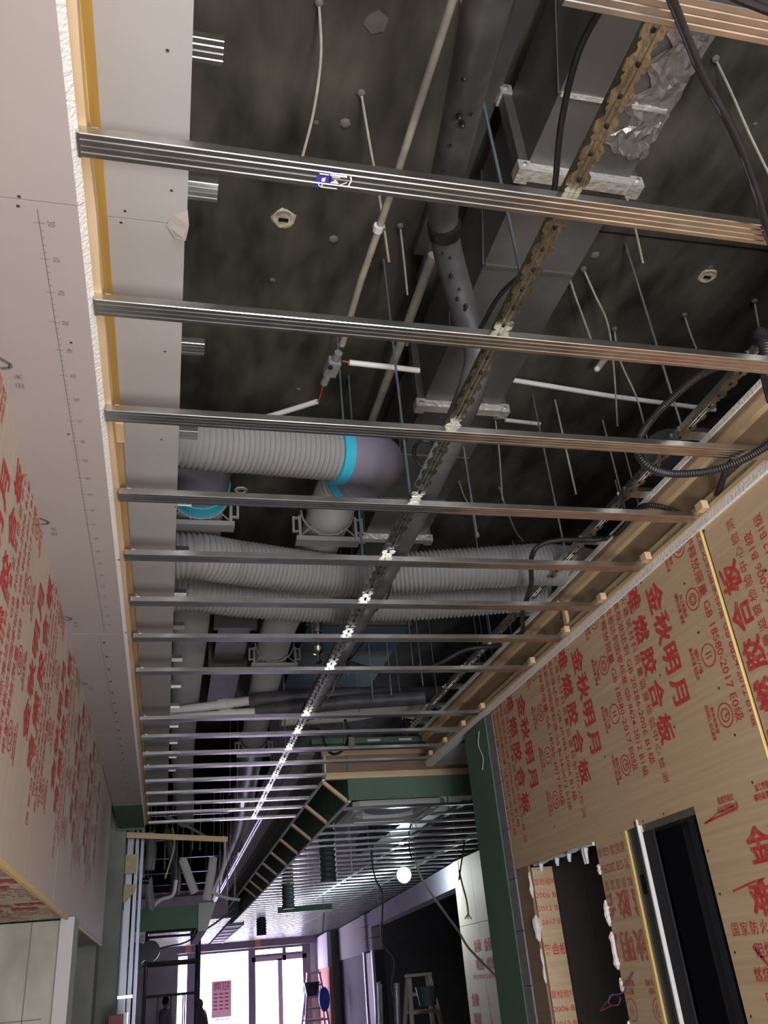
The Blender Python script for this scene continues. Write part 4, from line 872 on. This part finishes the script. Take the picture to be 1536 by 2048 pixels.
fwire([(831,1722),(845,1760),(880,1812),(915,1860),(935,1893),(960,1920),(995,1955)], 9.2, .012, 'pvc_white', 'thin white stick-like wire slanting down from the far rails', 'wire')
o = fwire([(918,1740),(925,1770),(933,1800),(937,1830)], 9.6, .010, 'brass_wire', 'bundle of pale green wires hanging on the printed pier', 'wire')
for dx in (-6, 0, 7): MB().tube([Yp(936,1828,9.58), Yp(936+dx,1838,9.58)], .007, 5).build('wire_tail', 'pvc_white', o)

# ================================================================== CLUTTERED LEFT END
bd = thing('void_blackout', (.3, 14, 2.02), 'wide black box added under the slab to darken the cluttered left void', 'air duct')
for i in range(5): MB().box(-.40, 1.02, 9.1+i*2.4, 9.1+i*2.4+2.38, 2.02, H3).build('blackout_section', 'blackout', bd)  # black boxes added to keep the void over the clutter dark
for i in range(6): MB().box(-.405, 1.025, 9.6+i*2.0, 9.64+i*2.0, 2.014, 2.02).build('strap', 'stud_steel', bd)
ls = thing('stud_frame', (-.33, 8.4, -1.6), 'bright steel stud frame standing against the grey pier at left', 'stud frame')
for x0, x1, y in ((-.352,-.30,8.32),(-.285,-.255,8.36),(-.24,-.215,8.42)): MB().box(x0, x1, y, y+.05, -1.6, 2.3).build('stud', 'stud_steel', ls)
a = Yp(262,1730,8.3); MB().box(-.375, -.265, 8.26, 8.285, Yp(262,1748,8.3).z, Yp(262,1710,8.3).z).build('nailing_board', 'osb', ls)
q0, q1 = Yp(262,1806,8.3).z, Yp(262,1770,8.3).z
MB().prism([(-.385,q0),(-.34,q0+.01),(-.27,q1-.06),(-.262,q1),(-.385,q1)], (0,8.26,0), (1,0,0), (0,0,1), (0,.025,0)).build('nailing_board', 'osb', ls)
MB().box(-.40,-.24,8.27,8.30,Yp(262,1993,8.3).z-.01,Yp(262,1993,8.3).z+.012).build('cross_channel', 'galv', ls)
MB().box(-.372,-.352,8.28,8.33,-1.6,Yp(240,1822,8.3).z).build('white_lining', 'white_board', ls)
st = MB().bar(Yp(226,1669,8.2), Yp(455,1679,8.2), .03, .045).build('timber_stick', 'timber_x'); tag(st, 'loose timber batten lying level below the end of the rear rails', 'batten')
def L(pts, Yq, r, m, label, cat='pipe', n=8):
    o = tag(MB().tube(spl([Yp(x, y, Yq) for x, y in pts], 8), r, n).build('service_pipe', m, None, True), label, cat)
    q = max((Yp(x, y, Yq) for x, y in pts), key=lambda v: v.z); MB().tube([q, (q.x, q.y, 2.019 if -.38 < q.x < 1.0 and q.y > 9.1 else H3)], .003, 5).build('hanger_wire', 'rod_dirty', o); return o
L([(268,1690),(266,1770),(262,1850),(262,2000),(258,2060)], 8.5, .014, 'rubber', 'black cable running down the steel stud frame', 'cable')
L([(276,1665),(276,1720),(282,1755)], 8.6, .012, 'pvc_white', 'short white conduit beside the upper nailing board', 'conduit')
L([(345,1655),(349,1690),(340,1725),(330,1757)], 9.0, .008, 'brass_wire', 'loose yellow cable dangling under the timber batten', 'cable')
L([(365,1718),(378,1755),(390,1785)], 10, .045, 'flex_white', 'bright white flexible tube left of the long duct end', 'flexible tube')
L([(427,1715),(421,1755),(413,1800)], 10, .045, 'flex_white', 'bright white flexible tube right of the long duct end', 'flexible tube')
L([(446,1672),(450,1690),(448,1730),(432,1770),(427,1785),(450,1795),(480,1800)], 10, .016, 'flex_white', 'thin white hose bending towards the rear runner', 'flexible tube')
L([(330,1632),(370,1650),(410,1672)], 8.6, .014, 'pvc_grey', 'slim grey pipe slanting behind the last rails', 'pipe')
L([(300,1665),(303,1700),(298,1740)], 10.5, .06, 'pvc_grey', 'grey vertical drain pipe behind the stud frame', 'pipe', 12)
L([(296,1757),(298,1785),(302,1818)], 10, .045, 'pvc_grey', 'grey pipe end hanging over the green board', 'pipe', 12)
L([(276,1800),(276,1772),(285,1762),(298,1762)], 9.6, .03, 'rubber', 'black elbow pipe beside the stud frame', 'pipe', 10)
L([(302,1818),(320,1800),(345,1790),(352,1760)], 10.4, .02, 'pvc_white', 'white condensate pipe above the green board', 'pipe')
L([(335,1660),(345,1700),(352,1750),(350,1790)], 11, .06, 'foam', 'black insulated riser left of the long duct end', 'insulated pipe', 12)
for i, (x, y0, y1) in enumerate(((440,1700,1790),(455,1750,1800),(470,1745,1800),(462,1600,1672),(330,1690,1740),(310,1660,1720))):
    L([(x,y0),(x-1,y1)], 10+.2*i, .008, 'rod_zinc', 'thin rod hanging in the cluttered left ceiling void', 'rod')['group'] = 'rods in the cluttered left void'
a, b = Yp(277,1822,11.5), Yp(395,1855,11.5)
gbx = thing('green_bulkhead', (.05, 11.5, .7), 'dark green drywall box below the cluttered ceiling at left', 'bulkhead')
MB().box(a.x-.1, b.x, 11.5, 11.52, b.z, a.z+.02).build('front_board', 'green_board', gbx); MB().box(a.x-.1, b.x, 11.52, 13.2, a.z, a.z+.02).build('top_board', 'green_board', gbx)
MB().box(b.x-.012, b.x, 11.52, 13.2, b.z, a.z).build('side_board', 'green_board', gbx)
a, b = Yp(397,1806,12.5), Yp(432,1860,12.5)
wb = MB().prism([(a.x,b.z),(a.x,a.z),(b.x,a.z),(b.x-.12,b.z)], (0,12.5,0), (1,0,0), (0,0,1), (0,3.5,0)).build('lit_bulkhead', 'white_board'); tag(wb, 'pale tapered bulkhead end beside the dark green box', 'bulkhead')
for x in (-.2, .3): MB().tube([(x,12.3,.9),(x,12.3,2.015)], .005, 5).build('hanger_rod', 'rod_zinc', gbx)
MB().tube([(b.x-.1,13.5,a.z-.02),(b.x-.1,13.5,2.015)], .005, 5).build('hanger_rod', 'rod_zinc', wb)
for y in (19.5, 24.5): MB().tube([(1.51,y,1.4),(1.51,y,H3)], .006, 5).build('hanger_rod', 'rod_zinc', t2)
for y in (8.6, 12, 15.5): rod(.80, y, 1.345, 'rod_zinc', 'hanger rod over the far runner beside the green trough', .0045, H3, 'rods over the far runner', False)
# steel wall piece and reel
struct(MB().box(-3.8, .34, 25.5, 25.6, -1.6, 1.1).build('wall_far_left', 'plaster_wall'))
o = MB().tube([Yp(272,1908,15), Yp(272,1908,15)+Vector((0,.15,0))], .16, 20).build('cable_reel', 'rubber', None, True); tag(o, 'round black reel hanging left of the scaffold', 'reel')
MB().tube([Yp(300,1902,15.2), Yp(300,1902,15.2)+Vector((0,.2,0))], .15, 20).build('reel_disc', 'rubber', o, True)
q = Yp(272,1908,15); MB().tube([(q.x,15.08,q.z+.1),(q.x,15.08,H3)], .005, 5).build('hanger_wire', 'rod_dirty', o)
sc_ = thing('scaffold', (.1, 17, -1.6), 'grey tubular scaffold frame in front of the bright shopfront', 'scaffold')
SYq = 17.0
def SP(x, y, dy=0): p = Yp(x, y, SYq); return Vector((p.x, SYq+dy, p.z))
xl0, xr0 = SP(292,1900).x, SP(399,1900).x; zt = SP(340,1858).z
for dy in (0, 1.5):
    for x in (xl0, xr0): MB().tube([(x, SYq+dy, -1.6), (x, SYq+dy, zt)], .024, 8).build('upright', 'scaffold', sc_)
    for y in (1862,1924,1990):
        z = SP(340,y).z; MB().tube([(xl0, SYq+dy, z), (xr0, SYq+dy, z)], .022, 8).build('ledger', 'scaffold', sc_)
    z1 = SP(340,1990).z
    for x in (.25, .5, .75): MB().tube([(xl0+(xr0-xl0)*x, SYq+dy, -1.6), (xl0+(xr0-xl0)*x, SYq+dy, z1)], .012, 6).build('rung_bar', 'scaffold', sc_)
for x in (xl0, xr0):
    MB().tube([(x, SYq, zt-.1), (x, SYq+1.5, z1)], .014, 6).build('cross_brace', 'scaffold', sc_); MB().tube([(x, SYq, z1), (x, SYq+1.5, zt-.1)], .014, 6).build('cross_brace', 'scaffold', sc_)
    MB().tube([(x, SYq, zt), (x, SYq+1.5, zt)], .020, 6).build('ledger', 'scaffold', sc_)
wire('black_cable', [Yp(398,1868,16.8), Yp(370,1885,16.8), Yp(335,1893,16.8), Yp(300,1905,16.8), Yp(286,1935,16.8)], .014, 'rubber', 'black cable draped across the scaffold top', 'cable')
wire('black_cable', [Yp(470,1816,14), Yp(450,1832,14), Yp(425,1850,14), Yp(400,1866,14)], .014, 'rubber', 'black cable slanting from the green trough to the scaffold', 'cable')
o = MB().box(*sorted((Yp(212,2040,7).x, Yp(247,2040,7).x)), 7.36, 7.6, -.9, Yp(230,2030,7.4).z).build('red_cabinet', 'red_box'); tag(o, 'dark red cabinet top at the foot of the grey pier', 'cabinet')
MB().box(Yp(243,2040,7).x, Yp(250,2040,7).x, 7.355, 7.6, -.9, Yp(230,2028,7.4).z+.004).build('white_trim', 'pvc_white', o)

# ---- two workers against the shopfront light
def person(x, y, eye_z, turn, lean, cloth, label, hood):
    t = thing('person', (x, y, -1.6), label, 'person')
    H = eye_z+1.6+.12; s = H/1.70; c, sn = math.cos(turn), math.sin(turn)
    def T(a, b, h):                                  # a sideways, b forward
        b += lean*max(0, h-.95)*.9
        return Vector((x+(a*c-b*sn)*s, y+(a*sn+b*c)*s, -1.6+h*s))
    pts = [((0,0,.95),.155),((0,-.01,1.15),.145),((0,-.015,1.33),.165),((0,-.01,1.46),.07),((0,.01,1.50),.06)]
    ed = [(0,1),(1,2),(2,3),(3,4)]
    def add(p, r, par): pts.append((p, r)); ed.append((par, len(pts)-1)); return len(pts)-1
    for sg in (-1, 1):
        sh = add((sg*.17,-.01,1.40), .075, 2); el = add((sg*.24,.02,1.12), .052, sh); wr_ = add((sg*.22,.16,.90), .036, el); hd = add((sg*.215,.20,.84), .036, wr_)
        for f, (da, l) in enumerate(((-.03,.055),(-.012,.075),(.006,.08),(.024,.065))):
            k1 = add((sg*(.215+da),.225+l*.4,.815), .010, hd); add((sg*(.215+da),.225+l*.7,.775), .009, k1)
        k1 = add((sg*.17,.215,.84), .011, hd); add((sg*.16,.245,.82), .010, k1)
        hp = add((sg*.095,0,.90), .105, 0); kn = add((sg*.105,.02,.50), .065, hp); an = add((sg*.11,-.02,.09), .045, kn); add((sg*.115,.11,.04), .04, an)
    me = bpy.data.meshes.new('body'); me.from_pydata([T(*p)+Vector((0,0,EYE)) for p, _ in pts], ed, []); me.materials.append(M[cloth])
    o = bpy.data.objects.new('body', me); COL.objects.link(o); o.parent = t; o.matrix_parent_inverse = t.matrix_world.inverted()
    m = o.modifiers.new('skin', 'SKIN'); m.use_smooth_shade = True
    lay = me.skin_vertices[0] if me.skin_vertices else None
    if lay is None:
        bm = bmesh.new(); bm.from_mesh(me); bm.verts.layers.skin.verify(); bm.to_mesh(me); bm.free(); lay = me.skin_vertices[0]
    for i, (_, r) in enumerate(pts): lay.data[i].radius = (r*s, r*s)
    lay.data[0].use_root = True
    o.modifiers.new('sub', 'SUBSURF').levels = 1; o.modifiers['sub'].render_levels = 1
    h = T(0,.03,1.60); fw = Vector((-sn, c, 0)); rt = Vector((c, sn, 0))
    hm = MB().ball(h, .085*s, 16, 12, 1.32)
    hm.v = [tuple(Vector(v)+fw*(.012 if (Vector(v)-h).dot(fw) > 0 and v[2] < h.z else 0)) for v in hm.v]
    hd = hm.build('head', 'skin', t, True)
    MB().tube([h+fw*.078*s+Vector((0,0,.02)), h+fw*.108*s+Vector((0,0,-.02)), h+fw*.085*s+Vector((0,0,-.03))], [.008,.016,.010], 8).build('nose', 'skin', hd, True)
    MB().bar(h+fw*.09*s-rt*.022+Vector((0,0,-.055)), h+fw*.09*s+rt*.022+Vector((0,0,-.055)), .008, .006).build('mouth', 'poster_red', hd)
    for sg in (-1, 1):
        MB().ball(h+rt*sg*.087*s, .02, 8, 6, 1.6).build('ear', 'skin', hd, True); MB().ball(h+fw*.083*s+rt*sg*.03+Vector((0,0,.012)), .009, 8, 6).build('eye', 'hair', hd, True)
    if hood:
        hr = MB().ball(h-fw*.012+Vector((0,0,.015)), .103*s, 16, 10, 1.3); hr.v = [v for v in hr.v]; hr.build('hood', cloth, t, True)
        MB().tube([h-fw*.02+Vector((0,0,-.15)), h-fw*.015+Vector((0,0,-.06))], [.12*s,.095*s], 14).build('hood_collar', cloth, t, True)
        MB().bar(h+fw*.06+Vector((0,0,.055)), h+fw*.17+Vector((0,0,.035)), .13, .012).build('cap_peak', cloth, t)
    else:
        MB().ball(h-fw*.018+Vector((0,0,.028)), .090*s, 16, 10, 1.22).build('hair', 'hair', t, True)
p = Yp(331,2008,22.0); person(p.x, 22.0, p.z, math.radians(-60), .0, 'cloth_grey', 'worker in grey with short dark hair standing behind the scaffold', False)
p = Yp(393,2014,23.5); person(p.x+.20, 23.5, p.z, math.radians(70), .25, 'cloth_dark', 'worker in a dark hooded jacket leaning left before the bright window', True)
